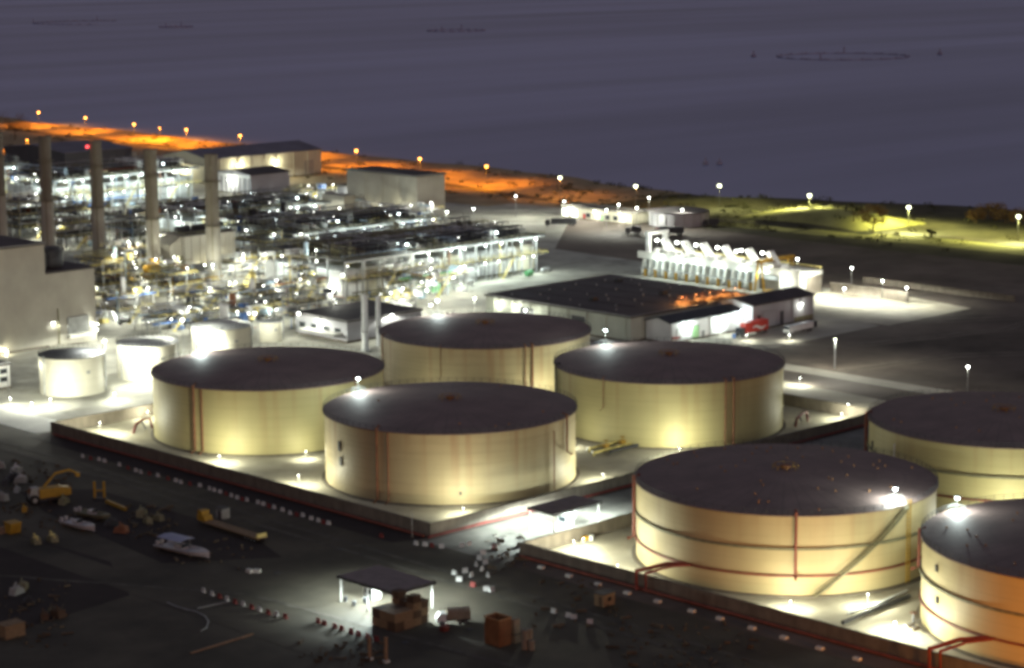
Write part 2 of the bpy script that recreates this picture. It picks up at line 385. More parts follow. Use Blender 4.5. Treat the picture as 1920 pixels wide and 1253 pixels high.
# site paving (each sheet 2 cm above the one below)
sheet('yard_pavement', [(60, 40), (304.6, 40), (304.6, 560), (60, 560)], 0.02, 'asphalt')
sheet('yard_dirt_patch', [(150, 340), (238, 352), (249, 375), (244, 470), (150, 470)], 0.04, 'dark_asphalt')
sheet('yard_dirt_patch', [(256, 366), (276, 352), (283, 372), (282, 430), (268, 440), (262, 420)], 0.04, 'dark_asphalt')
sheet('yard_path', [(239, 40), (247, 40), (247, 470), (239, 470)], 0.06, 'asphalt')
sheet('service_road', [(304.8, 318.6), (480, 318.6), (480, 339.6), (304.8, 339.6)], 0.02, 'road_concrete')
sheet('wall_foot_strip', [(299.5, 344), (307.9, 341), (307.9, 488), (301, 488)], 0.05, 'dark_asphalt')
sheet('bund_floor', [(309, 342), (468, 342), (468, 488), (309, 488)], 0.02, 'bund_floor')
sheet('bund_floor', [(312.5, 140), (468, 140), (468, 316.5), (312.5, 316.5)], 0.02, 'bund_floor')
sheet('plant_apron', [(305, 490.5), (505, 490.5), (505, 464), (640, 464), (650, 640), (720, 700), (760, 700), (720, 1060), (420, 1060), (305, 700)], 0.02, 'plant_floor')
sheet('plant_road', [(305, 492), (318, 492), (318, 690), (305, 690)], 0.05, 'pale_concrete')
sheet('hall_forecourt', [(505, 430), (590, 430), (600, 463.5), (505, 463.5)], 0.02, 'apron')
sheet('track', [(508, 250), (516, 250), (516, 429), (508, 429)], 0.03, 'apron')
sheet('track', [(474, 250), (484, 250), (488, 429), (478, 429)], 0.03, 'apron')
TRK = random.Random(4)
for k, (pts, wd) in enumerate((([(520, 440), (560, 410), (610, 395), (680, 402), (740, 420)], 3.0), ([(600, 425), (640, 400), (660, 360), (650, 300), (620, 240)], 2.4), ([(640, 470), (690, 440), (720, 400), (760, 380)], 2.2), ([(516, 390), (560, 380), (600, 350), (640, 340), (760, 330)], 2.6), ([(484, 330), (540, 320), (600, 322), (700, 300)], 2.2))):
    for dx in (0, 3.2): 
        ps = []
        for (x0, y0), (x1, y1) in zip(pts, pts[1:]):
            for i in range(6): ps.append((x0+(x1-x0)*i/6+TRK.uniform(-.5, .5)+dx, y0+(y1-y0)*i/6+TRK.uniform(-.5, .5)+dx))
        b = MB(); b.v = [(x-wd*0.25, y-wd*0.25, 0.035) for x, y in ps]+[(x+wd*0.25, y+wd*0.25, 0.035) for x, y in ps]; n = len(ps); b.f = [(i, i+1, n+i+1, n+i) for i in range(n-1)]
        structure(b.obj('track', 'worn_sand'))
for k, (v0, u0, v1, u1) in enumerate(((60, 286, 540, 290), (60, 291, 540, 294), (430, 200, 335, 255), (334, 255, 250, 262))):
    b = MB(); n = 24; ps = [(u0+(u1-u0)*i/n+TRK.uniform(-.3, .3), v0+(v1-v0)*i/n) for i in range(n+1)]; b.v = [(x-0.7, y, 0.07) for x, y in ps]+[(x+0.7, y, 0.07) for x, y in ps]; b.f = [(i, n+1+i, n+2+i, i+1) for i in range(n)]
    structure(b.obj('tyre_lane', 'yard_lane'))
sheet('coast_road', [(786, 100), (795, 100), (795, 540), (772, 660), (776, 760), (800, 900), (824, 1100), (846, 1700), (837, 1700), (815, 1100), (791, 900), (767, 760), (763, 660), (786, 540)], 0.10, 'asphalt')
sheet('verge', [(766, 300), (785.5, 300), (785.5, 539), (771, 600), (756, 600), (763, 540)], 0.05, 'grass_sand')
sheet('verge', [(757, 602), (770, 602), (762, 660), (764, 720), (752, 720), (750, 660)], 0.05, 'grass_sand')
sheet('lit_sand_patch', [(592, 428), (640, 428), (648, 470), (636, 487), (606, 487), (592, 463)], 0.04, 'bund_floor')  # pale sheet: the lamplight pool on the sand is put into its colour
sheet('lit_sand_patch', [(474, 352), (492, 352), (496, 420), (476, 428)], 0.05, 'bund_floor')  # another pale sheet that colours in a lamplit stretch of ground
sheet('sand_flat', [(735, 770), (765, 770), (789, 900), (813, 1100), (835, 1700), (760, 1700), (722, 1100), (722, 900)], 0.04, 'sand')

# ------------------------------------------------------------------ storage tanks
def bearing(cu, cv, off):
    """angle on a tank whose direction is `off` degrees to the right of the camera-facing side"""
    d = math.hypot(cu, cv); t = (-cu/d, -cv/d); r = (cv/d, -cu/d)
    x = t[0]*math.cos(R(off))+r[0]*math.sin(R(off)); y = t[1]*math.cos(R(off))+r[1]*math.sin(R(off))
    return math.atan2(y, x)
def arc_tube(rad, z, a0, a1, r, n=60, sides=6):
    b = MB(); b.tube([(rad*math.cos(a0+(a1-a0)*i/n), rad*math.sin(a0+(a1-a0)*i/n), z) for i in range(n+1)], r, sides); return b
def tank(cu, cv, rad, h, shell, label, group, pipes=(), rings=(), lamp=None, stair=None, ladder=None, roof='tank_roof', rail=True, vents=0, boxes=(), lampcol='lens_cool', lamp_w=9000, skirt=True):
    t = thing('storage_tank', label, 'storage tank', (cu, cv, 0), 0, group)
    MB().lathe([(rad, 0.02), (rad, h)], 128).obj('shell', shell, t, smooth=True)
    MB().lathe([(rad+0.02, h-0.25), (rad+0.45, h-0.22), (rad+0.45, h+0.02), (rad*0.66, h+rad*0.026), (rad*0.33, h+rad*0.05), (0.01, h+rad*0.064)], 128).obj('roof', roof, t, smooth=True)
    if skirt: MB().lathe([(rad+0.9, 0.02), (rad+0.9, 0.35), (rad+0.02, 0.36)], 96).obj('foundation_ring', 'concrete', t)
    if rail:
        b = MB(); n = 90
        for z in (0.6, 1.1): b.tube([((rad+.3)*math.cos(2*PI*i/n), (rad+.3)*math.sin(2*PI*i/n), h+z) for i in range(n+1)], 0.045, 4)
        for i in range(n): a = 2*PI*i/n; b.tube([((rad+.3)*math.cos(a), (rad+.3)*math.sin(a), h), ((rad+.3)*math.cos(a), (rad+.3)*math.sin(a), h+1.1)], 0.05, 4)
        b.obj('handrail', 'dark_steel', t)
    for off, r, material, z0, z1 in pipes:
        a = bearing(cu, cv, off); q = rad+r+0.25; c, s = math.cos(a), math.sin(a)
        p = MB().tube([((rad-0.6)*c, (rad-0.6)*s, z1+0.9), (q*c, q*s, z1+0.7), (q*c, q*s, z0+0.6), ((q+1.4)*c, (q+1.4)*s, z0+0.1)], r, 8)
        p.obj('pipe', material, t, smooth=True)
    for z, r, material in rings:
        MB().lathe([(rad+0.01, z-r), (rad+0.01+r*2, z-r), (rad+0.01+r*2, z+r), (rad+0.01, z+r), (rad+0.01, z-r)], 128).obj('ring_pipe', material, t)
    top = h+rad*0.064
    v = MB().lathe([(0.9, top-0.3), (0.9, top+0.5), (1.2, top+0.5), (1.2, top+0.7), (0.01, top+0.9)], 16); v.obj('vent', 'rust_pipe', t)
    b = MB()
    for i in range(8):
        a = 2*PI*i/8; b.tube([(2.6*math.cos(a), 2.6*math.sin(a), top-0.5), (2.6*math.cos(a), 2.6*math.sin(a), top+0.8)], 0.07, 4)
    b.tube([(2.6*math.cos(2*PI*i/16), 2.6*math.sin(2*PI*i/16), top+0.8) for i in range(17)], 0.06, 4)
    b.obj('vent_railing', 'yellow_paint', t)
    rng = random.Random(int(cu*10))
    if vents:
        b = MB().lathe([(0.16, 0), (0.16, 0.5), (0.3, 0.5), (0.01, 0.62)], 8); me = b.mesh('roof_fitting', 'orange_rim')  # coloured orange for the orange light these fittings catch
        for i in range(vents):
            rr = rad*math.sqrt(rng.uniform(0.05, 0.85)); a = rng.uniform(0, 2*PI)
            put('roof_fitting', me, t, (rr*math.cos(a), rr*math.sin(a), h+rad*0.064*(1-rr/rad)-0.05))
    for off, z, wd, hg in boxes:
        a = bearing(cu, cv, off); c = Vector((math.cos(a), math.sin(a), 0))
        o = MB().box(-0.25, -wd/2, -hg/2, 0.3, wd/2, hg/2).obj('gauge_box', 'dark_steel', t, (c.x*rad, c.y*rad, z), rz=a)
    if ladder:
        a = bearing(cu, cv, ladder[0]); b = MB()
        for dy in (-0.45, 0.45): b.tube([(0.5, dy, 0.3), (0.5, dy, h+1.0)], 0.13, 4)
        for i in range(int(h/0.8)): b.tube([(0.5, -0.45, 0.8+i*0.8), (0.5, 0.45, 0.8+i*0.8)], 0.06, 4)
        b.obj('ladder', ladder[1], t, (rad*math.cos(a), rad*math.sin(a), 0), rz=a)
    if stair:
        o0, o1, z0, z1, material = stair; n = 44; b = MB(); b2 = MB()
        for i in range(n):
            f = i/(n-1); a = bearing(cu, cv, o0+(o1-o0)*f); z = z0+(z1-z0)*f
            c, s = math.cos(a), math.sin(a); k = 0.32
            pts = [((rad+0.1)*c-(-s)*k, (rad+0.1)*s-c*k), ((rad+1.15)*c-(-s)*k, (rad+1.15)*s-c*k), ((rad+1.15)*c+(-s)*k, (rad+1.15)*s+c*k), ((rad+0.1)*c+(-s)*k, (rad+0.1)*s+c*k)]
            b.prism(pts, z-0.05, z+0.05)
        def run(q, dz): return [(q*math.cos(bearing(cu, cv, o0+(o1-o0)*i/24)), q*math.sin(bearing(cu, cv, o0+(o1-o0)*i/24)), z0+(z1-z0)*i/24+dz) for i in range(25)]
        b.tube(run(rad+1.2, -0.15), 0.18, 4); b.obj('stair', material, t)
        b2.tube(run(rad+1.2, 1.1), 0.07, 4); b2.tube(run(rad+1.2, 0.6), 0.05, 4)
        for i in range(0, 25, 2): p = run(rad+1.2, 0)[i]; b2.tube([p, (p[0], p[1], p[2]+1.1)], 0.05, 4)
        b2.obj('stair_rail', material, t)
    if lamp:
        off, inset, mast = lamp
        a = bearing(cu, cv, off); q = rad-inset; p = Vector((q*math.cos(a), q*math.sin(a), h))
        b = MB(); b.box(-1.3, -1.3, 0.1, 1.3, 1.3, 0.25)
        for x in (-1.2, 1.2):
            for y in (-1.2, 1.2): b.tube([(x, y, 0.2), (x, y, 1.3)], 0.06, 4)
        b.tube([(-1.2, -1.2, 1.3), (1.2, -1.2, 1.3), (1.2, 1.2, 1.3), (-1.2, 1.2, 1.3), (-1.2, -1.2, 1.3)], 0.05, 4)
        b.obj('platform', 'grey_steel', t, p)
        f = MB().tube([(0, 0, 0.2), (0, 0, mast)], 0.09, 6).obj('lamp_mast', 'grey_steel', t, p)
        MB().box(-0.5, -0.5, mast, 0.5, 0.5, mast+0.22).obj('housing', 'grey_steel', f)
        MB().ball((0, 0, mast-0.25), 0.42, 0.26).obj('lens', lampcol, f, smooth=True)
        light(t, p+Vector((0, 0, mast-0.8)), lamp_w, COOL, 0.3)
    return t
RIM = 'cream tanks in the walled square bund'
h = 16.8
tank(349.7, 379.7, 30, h, 'stained_shell', 'cream storage tank with rust-streaked wall at the front corner of the square bund', RIM,
     pipes=((-33.5, 0.32, 'rust_pipe', 0.2, h), (-28, 0.25, 'rust_pipe', 0.2, h-1), (63, 0.28, 'rust_pipe', 8, h), (52, 0.16, 'rust_pipe', 0.2, h-3)), lamp=(-127, 1.8, 4.0),
     boxes=((-59, 11, 0.9, 2.2), (-58, 7.5, 0.8, 2.0), (4, 3, 0.5, 0.7)), vents=6)
tank(350.3, 450.4, 30, h, 'cream_shell', 'cream storage tank with twin brown pipes, nearest the row of small white tanks', RIM,
     pipes=((-38, 0.3, 'rust_pipe', 0.2, h), (-33.5, 0.22, 'rust_pipe', 0.2, h-1), (46, 0.2, 'rust_pipe', 0.2, h)), lamp=(-140, 1.8, 3.6))
tank(428.6, 380.1, 30, h, 'cream_shell', 'cream storage tank in the bund corner beside the yellow valve pipes', RIM,
     pipes=((28, 0.24, 'rust_pipe', 0.2, h), (32.5, 0.3, 'rust_pipe', 0.2, h), (-74, 0.35, 'dark_steel', 0.2, h), (-33, 0.12, 'rust_pipe', 9, h)), lamp=(-142, 1.8, 4.6))
tank(428.9, 450.5, 30, h, 'stained_shell', 'cream tank at the back of the bund, before the dark-roofed hall', RIM,
     pipes=((25, 0.3, 'rust_pipe', 0.2, h), (21, 0.2, 'rust_pipe', 0.2, h), (-72, 0.2, 'rust_pipe', 0.2, h), (-24, 0.1, 'rust_pipe', 8, h)), lamp=(-150, 1.8, 4.8))
RB = 'ringed buff tanks in the long bund'; hb = 16.4
rg = ((9.7, 0.22, 'olive_steel'), (4.3, 0.2, 'rust_red'))
tank(350.7, 278.7, 30.8, hb, 'buff_shell', 'buff storage tank with diagonal stair and red pipe cross, seen whole', RB,
     pipes=((4, 0.3, 'rust_red', 4.0, hb), (-80, 0.35, 'rust_red', 4, hb+0.3)), rings=rg, lamp=(49, 2.2, 3.0), stair=(49, 11, hb-0.3, 0.5, 'olive_steel'), ladder=(51, 'yellow_paint'), vents=42, lamp_w=12000)
tank(430.8, 278.4, 30.8, hb, 'cream_shell', 'ringed storage tank with red pipe on its side, behind the stair tank', RB,
     pipes=((-86, 0.4, 'rust_red', 0.5, hb), (-50, 0.16, 'white_steel', 8, 13)), rings=rg, vents=20, boxes=((-72, 11, 0.8, 1.6),))
tank(352.4, 208.0, 30.8, hb, 'buff_shell', 'orange-lit ringed tank cut off by the photo edge, beside the stair tank', RB,
     pipes=((-86, 0.3, 'rust_red', 9, hb),), rings=rg, lamp=(-118, 2.0, 3.2), vents=40, boxes=((-61, 13.2, 0.8, 1.2), (-60, 7.4, 0.8, 1.2)))
# foam line that climbs over the bund wall from the lower ring of the stair tank
def foam_line(cu, cv, off, label):
    a = bearing(cu, cv, off); p0 = Vector((cu+31.3*math.cos(a), cv+31.3*math.sin(a), 4.3))
    o = MB()
    o.tube([p0, (317.0, p0.y+3, 4.3), (309.2, p0.y+4, 4.2), (309.2, p0.y+4, 0.4)], 0.42, 8)
    o.tube([p0+Vector((0.6, -1.2, 0)), (317.0, p0.y+1.6, 4.1), (310.2, p0.y+2.4, 3.9), (310.2, p0.y+2.4, 0.4)], 0.3, 8)
    t = o.obj('foam_pipe', 'red_paint', smooth=True); tag(t, label, 'pipe', 'red foam pipes over the long bund wall')
foam_line(350.7, 278.7, -38, 'red foam pipe crossing the bund wall below the stair tank')
foam_line(352.4, 208.0, -33, 'red foam pipe crossing the bund wall below the orange-lit tank')

# ------------------------------------------------------------------ bund walls
def bund(label, u0, v0, u1, v1, hgt=3.1, th=0.5, sides='LFRB'):
    t = thing('bund_wall', label, 'bund wall', (u0, v0, 0)); W, H = u1-u0, v1-v0
    def seg(x0, y0, x1, y1):
        MB().box(x0, y0, 0, x1, y1, hgt-0.14).obj('wall', 'concrete', t)
        MB().box(x0-0.08, y0-0.08, hgt-0.14, x1+0.08, y1+0.08, hgt).obj('coping', 'concrete', t)
        # buttress ribs on the outer face
    if 'L' in sides: seg(0, 0, th, H)
    if 'B' in sides: seg(th+0.2, H-th, W, H)
    if 'F' in sides: seg(th+0.2, 0, W, th)
    if 'R' in sides: seg(W-th, th+0.2, W, H-th-0.2)
    return t
bund('grey concrete bund wall around the four cream tanks', 308, 341, 469, 489)
bund('grey concrete bund wall around the ringed buff tanks', 311.5, 100, 469, 317.3, hgt=2.9)
def pipe_thing(name, pts, r, material, label, cat='pipe', group=None, n=8):
    o = MB().tube(pts, r, n).obj(name, material, smooth=True); return tag(o, label, cat, group)
pipe_thing('fire_pipe', [(306.9, 342, 0.45), (306.9, 420, 0.45), (306.9, 486, 0.45)], 0.3, 'rust_red', 'dark red fire pipe at the foot of the bund wall behind the barriers')
pipe_thing('fire_pipe', [(306.5, 340.2, 0.6), (380, 340.2, 0.6), (466, 340.2, 0.6)], 0.28, 'red_paint', 'bright red fire pipe along the lit service road between the bunds')
pipe_thing('fire_pipe', [(310.2, 316, 0.45), (310.2, 230, 0.45), (310.2, 110, 0.45)], 0.3, 'rust_red', 'dark red fire pipe beside the pale marker stones')
# yellow valve manifold between the two lower cream tanks
c = at(1170, 842)
t = thing('pipe_manifold', 'yellow and grey valve pipes on the bund floor between two cream tanks', 'pipework', (c.x, c.y, 0))
for i, (mt, y, zz) in enumerate((('pale_yellow', 0, 0.9), ('grey_steel', 1.6, 0.7), ('pale_yellow', 3.4, 1.1), ('white_steel', 5.2, 0.6), ('dark_steel', -1.8, 0.8))):
    MB().tube([(-11+i, y, 0.1), (-11+i, y, zz), (-3, y, zz), (6+i, y, zz), (14-i*1.2, y+1.5, zz), (14-i*1.2, y+1.5, 0.1)], 0.38, 8).obj('pipe', mt, t, smooth=True)
for x in (-5, 1, 7):
    o = MB().box(-0.7, -0.6, 0.2, 0.7, 0.6, 1.6).tube([(0, 0, 1.6), (0, 0, 2.4)], 0.1, 6).obj('valve', 'yellow_paint', t, (x, 1.5, 0.3))
    MB().lathe([(0.55, 2.35), (0.65, 2.45), (0.55, 2.55)], 12).obj('handwheel', 'yellow_paint', o)
# hoses and risers beside tanks
for px, py, lab in ((262, 812, 'bent red riser pipe beside the cream tank with twin brown pipes'), (1500, 800, 'bent red riser pipe at the bund corner beside the valve-side cream tank')):
    c = at(px, py)
    t = thing('riser_pipe', lab, 'pipe', (c.x, c.y, 0))
    MB().tube([(-2, 0, 0.2), (-1.2, 0, 2.4), (1, 0, 3.4), (4, 1, 3.2), (5, 1.4, 0.4)], 0.35, 8).obj('pipe', 'red_paint', t, smooth=True)
    MB().tube([(-0.5, 1.5, 0.2), (0.3, 1.5, 2.0), (2, 1.8, 2.6), (3.4, 2.2, 0.3)], 0.28, 8).obj('hose', 'grey_steel', t, smooth=True)
# drain channel pieces and pipes on the floor of the long bund
pipe_thing('floor_pipe', [at(1580, 1168, .5), at(1625, 1148, .5), at(1705, 1118, .5)], 0.45, 'dark_steel', 'dark pipe on the bund floor between the stair tank and the orange-lit tank')
pipe_thing('floor_pipe', [at(1590, 1150, .3), at(1650, 1130, .3), at(1700, 1108, .3)], 0.3, 'white_steel', 'pale thin pipe on the bund floor under the stair tank')
c = at(1712, 1180)
t = thing('valve_stand', 'small valve stand with handwheel at the foot of the orange-lit tank', 'valve', (c.x, c.y, 0))
MB().box(-1, -0.8, 0, 1, 0.8, 0.5).obj('plinth', 'concrete', t); MB().tube([(0, 0, 0.5), (0, 0, 3.2)], 0.25, 8).obj('stem', 'dark_steel', t)
MB().lathe([(0.6, 3.1), (0.8, 3.2), (0.6, 3.3)], 12).obj('handwheel', 'rust_pipe', t); MB().tube([(-2.4, 0, 1.2), (2.4, 0, 1.2)], 0.3, 8).obj('pipe', 'grey_steel', t)

# ------------------------------------------------------------------ lamps
def lamp_post(pos, h, label, cat='street lamp', lens='lens_white', col=WHITE, power=9000, size=0.45, arm=1.2, group=None, name='street_lamp', material='grey_steel', spot=None, aim=None, pole_r=0.12, wing=0, globe=0):
    t = thing(name, label, cat, (pos[0], pos[1], pos[2] if len(pos) > 2 else 0), 0, group)
    d = Vector((-pos[0], -pos[1])).normalized()*arm
    MB().tube([(0, 0, 0), (0, 0, h*0.5), (0, 0, h)], pole_r, 8, pole_r*0.6).tube([(0, 0, h-0.1), (d.x, d.y, h+0.15)], pole_r*0.5, 6).obj('pole', material, t)
    hd = MB().box(-size, -size, 0, size, size, size*0.45).obj('lamp_head', material, t, (d.x, d.y, h))
    if globe: MB().ball((0, 0, -globe*0.7), globe, globe*0.8, 12, 8).obj('lens', lens, hd, smooth=True)  # globe lens oversized to carry the lamp's glow in its shape
    else: MB().ball((0, 0, -size*0.42), size*0.95, size*0.6, 10, 6).obj('lens', lens, hd, smooth=True)
    if power: light(t, (d.x, d.y, h-max(size*1.6, globe*1.7)), power, col, 0.3, spot, aim, wing)
    return t
# coast road lamps
CP = ((72, 208), (160, 218), (251, 230), (349, 240), (450, 251), (557, 263), (668, 279), (787, 294), (912, 308), (1050, 329), (1192, 345), (1349, 344), (1518, 362), (1704, 384), (1910, 401))
for i, (px, py) in enumerate(CP):
    p = at(px, py, 10.5)
    z0 = dune(p.x, p.y) if p.x > 765 else 0
    if i < 9:
        lamp_post((p.x, p.y, z0), 10-z0, f'orange sodium lamp on the shore road, {ORD[8-i]} from the dark beach end', lens='lens_sodium', col=SODIUM, power=(12000 if i < 7 else 11000), size=0.7, arm=0.5, wing=2.6, group='orange sodium lamps along the shore road', pole_r=0.13, globe=0.85)
    else:
        lab = ('dim pale lamp on the brown beach beyond the low white sheds', 'dim pale lamp by the sea above the tall floodlight of the white sheds', 'pale green-white lamp at the water edge above the dark scrub',
               'pale green-white lamp before the lit grassy mound', 'pale green-white lamp between the mound tree and the dark bushes', 'yellowish lamp beside the dark bushes at the photo edge')[i-9]
        lamp_post((p.x, p.y, z0), 10-z0, lab, lens='lens_lime', col=LIME if i > 10 else ((1.0, 0.36, 0.06), (1.0, 0.5, 0.14))[i-9], power=(3200, 1200, 4000, 30000, 17000, 17000)[i-9], size=0.6, arm=0.5, wing=2.6, group='pale lamps along the shore road', pole_r=0.12, globe=0.9)
p = at(52, 286); lamp_post((p.x, p.y), 8, 'orange sodium lamp low behind the cut-off chimney, landward of the shore road', lens='lens_sodium', col=SODIUM, power=26000, size=0.6, arm=0.5, wing=2.4)
p = at(300, 262); lamp_post((p.x, p.y), 8, 'orange sodium lamp between the dark shed roof and the cream shed', lens='lens_sodium', col=SODIUM, power=16000, size=0.6, arm=0.5, wing=2.4)
# two more sodium lamps along the near road below the frame light the buff tanks (their flare shows in the photo)
for i, (u, v, pw) in enumerate(((262, 200, 2500), (285, 166, 46000), (292, 141, 90000), (299, 118, 90000))):
    lamp_post((u, v), 9, f'tall orange sodium road lamp below the photo frame, {ORD[i]} from the crate stacks', lens='lens_sodium', col=(1.0, 0.36, 0.05), power=pw, size=0.5, spot=(84 if i else None), aim=(0.68, 0.70, 0.06), group='orange road lamps below the frame')

# ------------------------------------------------------------------ buildings
def wall_lamp(t, x, y, z, nx, ny, lens='lens_white', power=1800, col=WHITE, size=0.3):
    f = MB().box(x-0.25, y-0.25, z, x+0.25, y+0.25, z+0.25).tube([(x-nx*0.6, y-ny*0.6, z+0.1), (x, y, z+0.2)], 0.06, 6).obj('wall_lamp', 'grey_steel', t)
    MB().ball((x, y, z-size*0.5), size, size*0.7, 8, 5).obj('lens', lens, f, smooth=True)
    if power: light(t, (x+nx*0.4, y+ny*0.4, z-0.8), power, col, 0.25)
def building(name, label, cat, u0, v0, du, dv, h, wallm, roofm, roof='flat', rise=2.0, ov=0.5, base=True):
    """rectangular block with its low-U low-V corner at (u0, v0); visible faces are x=0 and y=0"""
    t = thing(name, label, cat, (u0, v0, 0))
    if roof == 'flat':
        MB().prism([(0, 0), (du, 0), (du, dv), (0, dv)], 0, h).obj('wall', wallm, t)
        b = MB().box(-ov, -ov, h+0.02, du+ov, dv+ov, h+0.5); b.obj('roof', roofm, t)
        p = MB()
        p.tube([(-ov+.1, -ov+.1, h+0.6), (du+ov-.1, -ov+.1, h+0.6), (du+ov-.1, dv+ov-.1, h+0.6), (-ov+.1, dv+ov-.1, h+0.6), (-ov+.1, -ov+.1, h+0.6)], 0.16, 4).obj('roof_edge', 'grey_steel', t)
    elif roof == 'gable_u':   # ridge along U
        MB().extrude_x([(0, 0), (dv, 0), (dv, h), (dv/2, h+rise), (0, h)], 0, du).obj('wall', wallm, t)
        MB().extrude_x([(-ov, h-0.05), (dv/2, h+rise+0.03), (dv+ov, h-0.05), (dv+ov, h+0.3), (dv/2, h+rise+0.4), (-ov, h+0.3)], -ov, du+ov).obj('roof', roofm, t)
    else:
        MB().extrude_y([(0, 0), (du, 0), (du, h), (du/2, h+rise), (0, h)], 0, dv).obj('wall', wallm, t)
        MB().extrude_y([(-ov, h-0.05), (du/2, h+rise+0.03), (du+ov, h-0.05), (du+ov, h+0.3), (du/2, h+rise+0.4), (-ov, h+0.3)], -ov, dv+ov).obj('roof', roofm, t)
    if base: 
        b = MB().box(-0.12, -0.12, 0, du+0.12, 0, 0.7).box(-0.12, 0, 0, 0, dv, 0.7); b.obj('plinth', 'concrete', t)
    return t
def panel(t, name, face, a0, a1, z0, z1, material, proud=0.06, parent=None):
    """door, window or shutter set on face 'v' (y=0, along x) or 'u' (x=0, along y)"""
    b = MB()
    if face == 'v': b.box(a0, -proud-0.02, z0, a1, 0.05, z1)
    else: b.box(-proud-0.02, a0, z0, 0.05, a1, z1)
    o = b.obj(name, material, parent or t)
    fr = MB(); w = 0.14
    for (p0, q0, p1, q1) in ((a0-w, z0, a0, z1+w), (a1, z0, a1+w, z1+w), (a0, z1, a1, z1+w)):
        if face == 'v': fr.box(p0, -proud-0.08, q0, p1, 0.02, q1)
        else: fr.box(-proud-0.08, p0, q0, 0.02, p1, q1)
    fr.obj('frame', 'grey_steel', o)
    return o
def downpipes(t, face, xs, h, material='grey_steel'):
    for x in xs:
        p = [(x, -0.15, h), (x, -0.15, 0.3)] if face == 'v' else [(-0.15, x, h), (-0.15, x, 0.3)]
        MB().tube(p, 0.13, 6).obj('downpipe', material, t)

# tall boiler house at the photo edge (two steps)
t = building('boiler_house', 'tall beige windowless building with stepped roof beside the small white tanks', 'building', 320, 597.6, 57, 40, 33, 'clad_beige', 'hall_roof')
MB().box(57.2, 0.3, 0, 75.5, 40, 23.5).obj('wing', 'clad_beige', t); MB().box(57.3, -0.1, 23.5, 75.9, 40.4, 24).obj('wing_roof', 'hall_roof', t)
panel(t, 'shutter', 'v', 64.5, 72, 3.4, 8.6, 'grey_steel', 0.5); MB().box(64, -2.2, 2.4, 72.6, 0.25, 3.2).obj('ledge', 'pale_concrete', t)
MB().tube([(61, -0.2, 0.5), (61, -0.2, 12)], 0.2, 6).obj('downpipe', 'olive_steel', t)
f = MB().lathe([(3.4, 0), (3.6, 1), (3.6, 5.5), (2.6, 6.8), (0.01, 7.2)], 24).obj('roof_fan', 'dark_steel', t, (64.5, 8, 24), smooth=True)
MB().box(-4.5, -2.5, 0, -3.2, 2.5, 5.5).obj('duct', 'dark_steel', f)
wall_lamp(t, 75.0, -0.9, 5.5, 0, -1, 'lens_small', 2500)
wall_lamp(t, 40, -1.4, 2.0, 0, -1, 'lens_small', 900, WARM)

# dark-roofed wide hall
t = building('wide_hall', 'wide low hall with a broad black roof dotted with small vents', 'hall', 510, 468.5, 61, 66.5, 7.9, 'clad_green', 'hall_roof', 'flat')
for i in range(8): MB().box(-0.35, 2+i*8.6, 0.7, 0, 2.4+i*8.6, 8.1).obj('pier', 'clad_green', t)
rng0 = random.Random(12)
me = MB().lathe([(0.25, 0), (0.25, 0.5), (0.45, 0.55), (0.01, 0.8)], 8).mesh('roof_vent', 'grey_steel')
for i in range(4):
    for j in range(7):
        put('roof_vent', me, t, (6+i*15+(j % 2)*5+rng0.uniform(-2, 2), 11+j*8+rng0.uniform(-2.5, 2.5), 8.38))
for i in range(5): MB().box(4+i*11, 12, 8.41, 4.5+i*11, 64, 8.5).obj('roof_seam', 'hall_roof', t)
for x, y in ((14, 30), (40, 22), (50, 52)): MB().box(x, y, 8.41, x+2.6, y+1.8, 9.7).obj('roof_unit', 'dark_steel', t)
panel(t, 'roller_door', 'u', 44, 50, 0, 6, 'clad_dark'); panel(t, 'roller_door', 'u', 20, 26, 0, 6, 'clad_dark')
for y in (52, 60): wall_lamp(t, -0.9, y, 6.4, -1, 0, None or 'lens_small', 1200)

# white workshop range with truck bays, along the service yard
t = building('workshop', 'white low workshop with a green door and red wall mark, beside the black-roofed hall', 'workshop', 516.5, 457.4, 35, 10.4, 6.6, 'clad_white', 'dark_steel', 'gable_u', 1.4, 0.4)
panel(t, 'door', 'v', 10.4, 13.6, 0, 4.6, 'door_green'); panel(t, 'door', 'v', 15.2, 16.3, 0, 2.4, 'grey_steel')
panel(t, 'roller_door', 'v', 3.0, 7.0, 0, 4.4, 'clad_white')
MB().box(0.6, -0.5, 1.6, 4.2, -0.1, 2.1).obj('red_rail', 'bright_red', t)
s = MB(); s.prism([(21.6, 0), (23.6, 0), (23.6, 0.1), (21.6, 0.1)], 0, 0.1)
a = MB(); a.v = [(22.2, -0.12, 3.1), (23.4, -0.12, 3.9), (23.4, -0.12, 3.45), (25.4, -0.12, 3.45), (25.4, -0.12, 2.75), (23.4, -0.12, 2.75), (23.4, -0.12, 2.3),
      (22.2, -0.02, 3.1), (23.4, -0.02, 3.9), (23.4, -0.02, 3.45), (25.4, -0.02, 3.45), (25.4, -0.02, 2.75), (23.4, -0.02, 2.75), (23.4, -0.02, 2.3)]
a.f = [tuple(range(7))]+[tuple(reversed(range(7, 14)))]+[(i, i+7, (i+1) % 7+7, (i+1) % 7) for i in range(7)]
a.obj('wall_mark', 'bright_red', t)
downpipes(t, 'v', (0.4, 19.2, 26, 34.4), 6.4)
wall_lamp(t, 8, -1.0, 6.0, 0, -1, 'lens_cool', 2600, COOL); wall_lamp(t, 24, -1.0, 5.0, 0, -1, 'lens_cool', 2600, COOL); wall_lamp(t, 33.5, -1.4, 7.2, 0, -1, 'lens_cool', 2600, COOL)
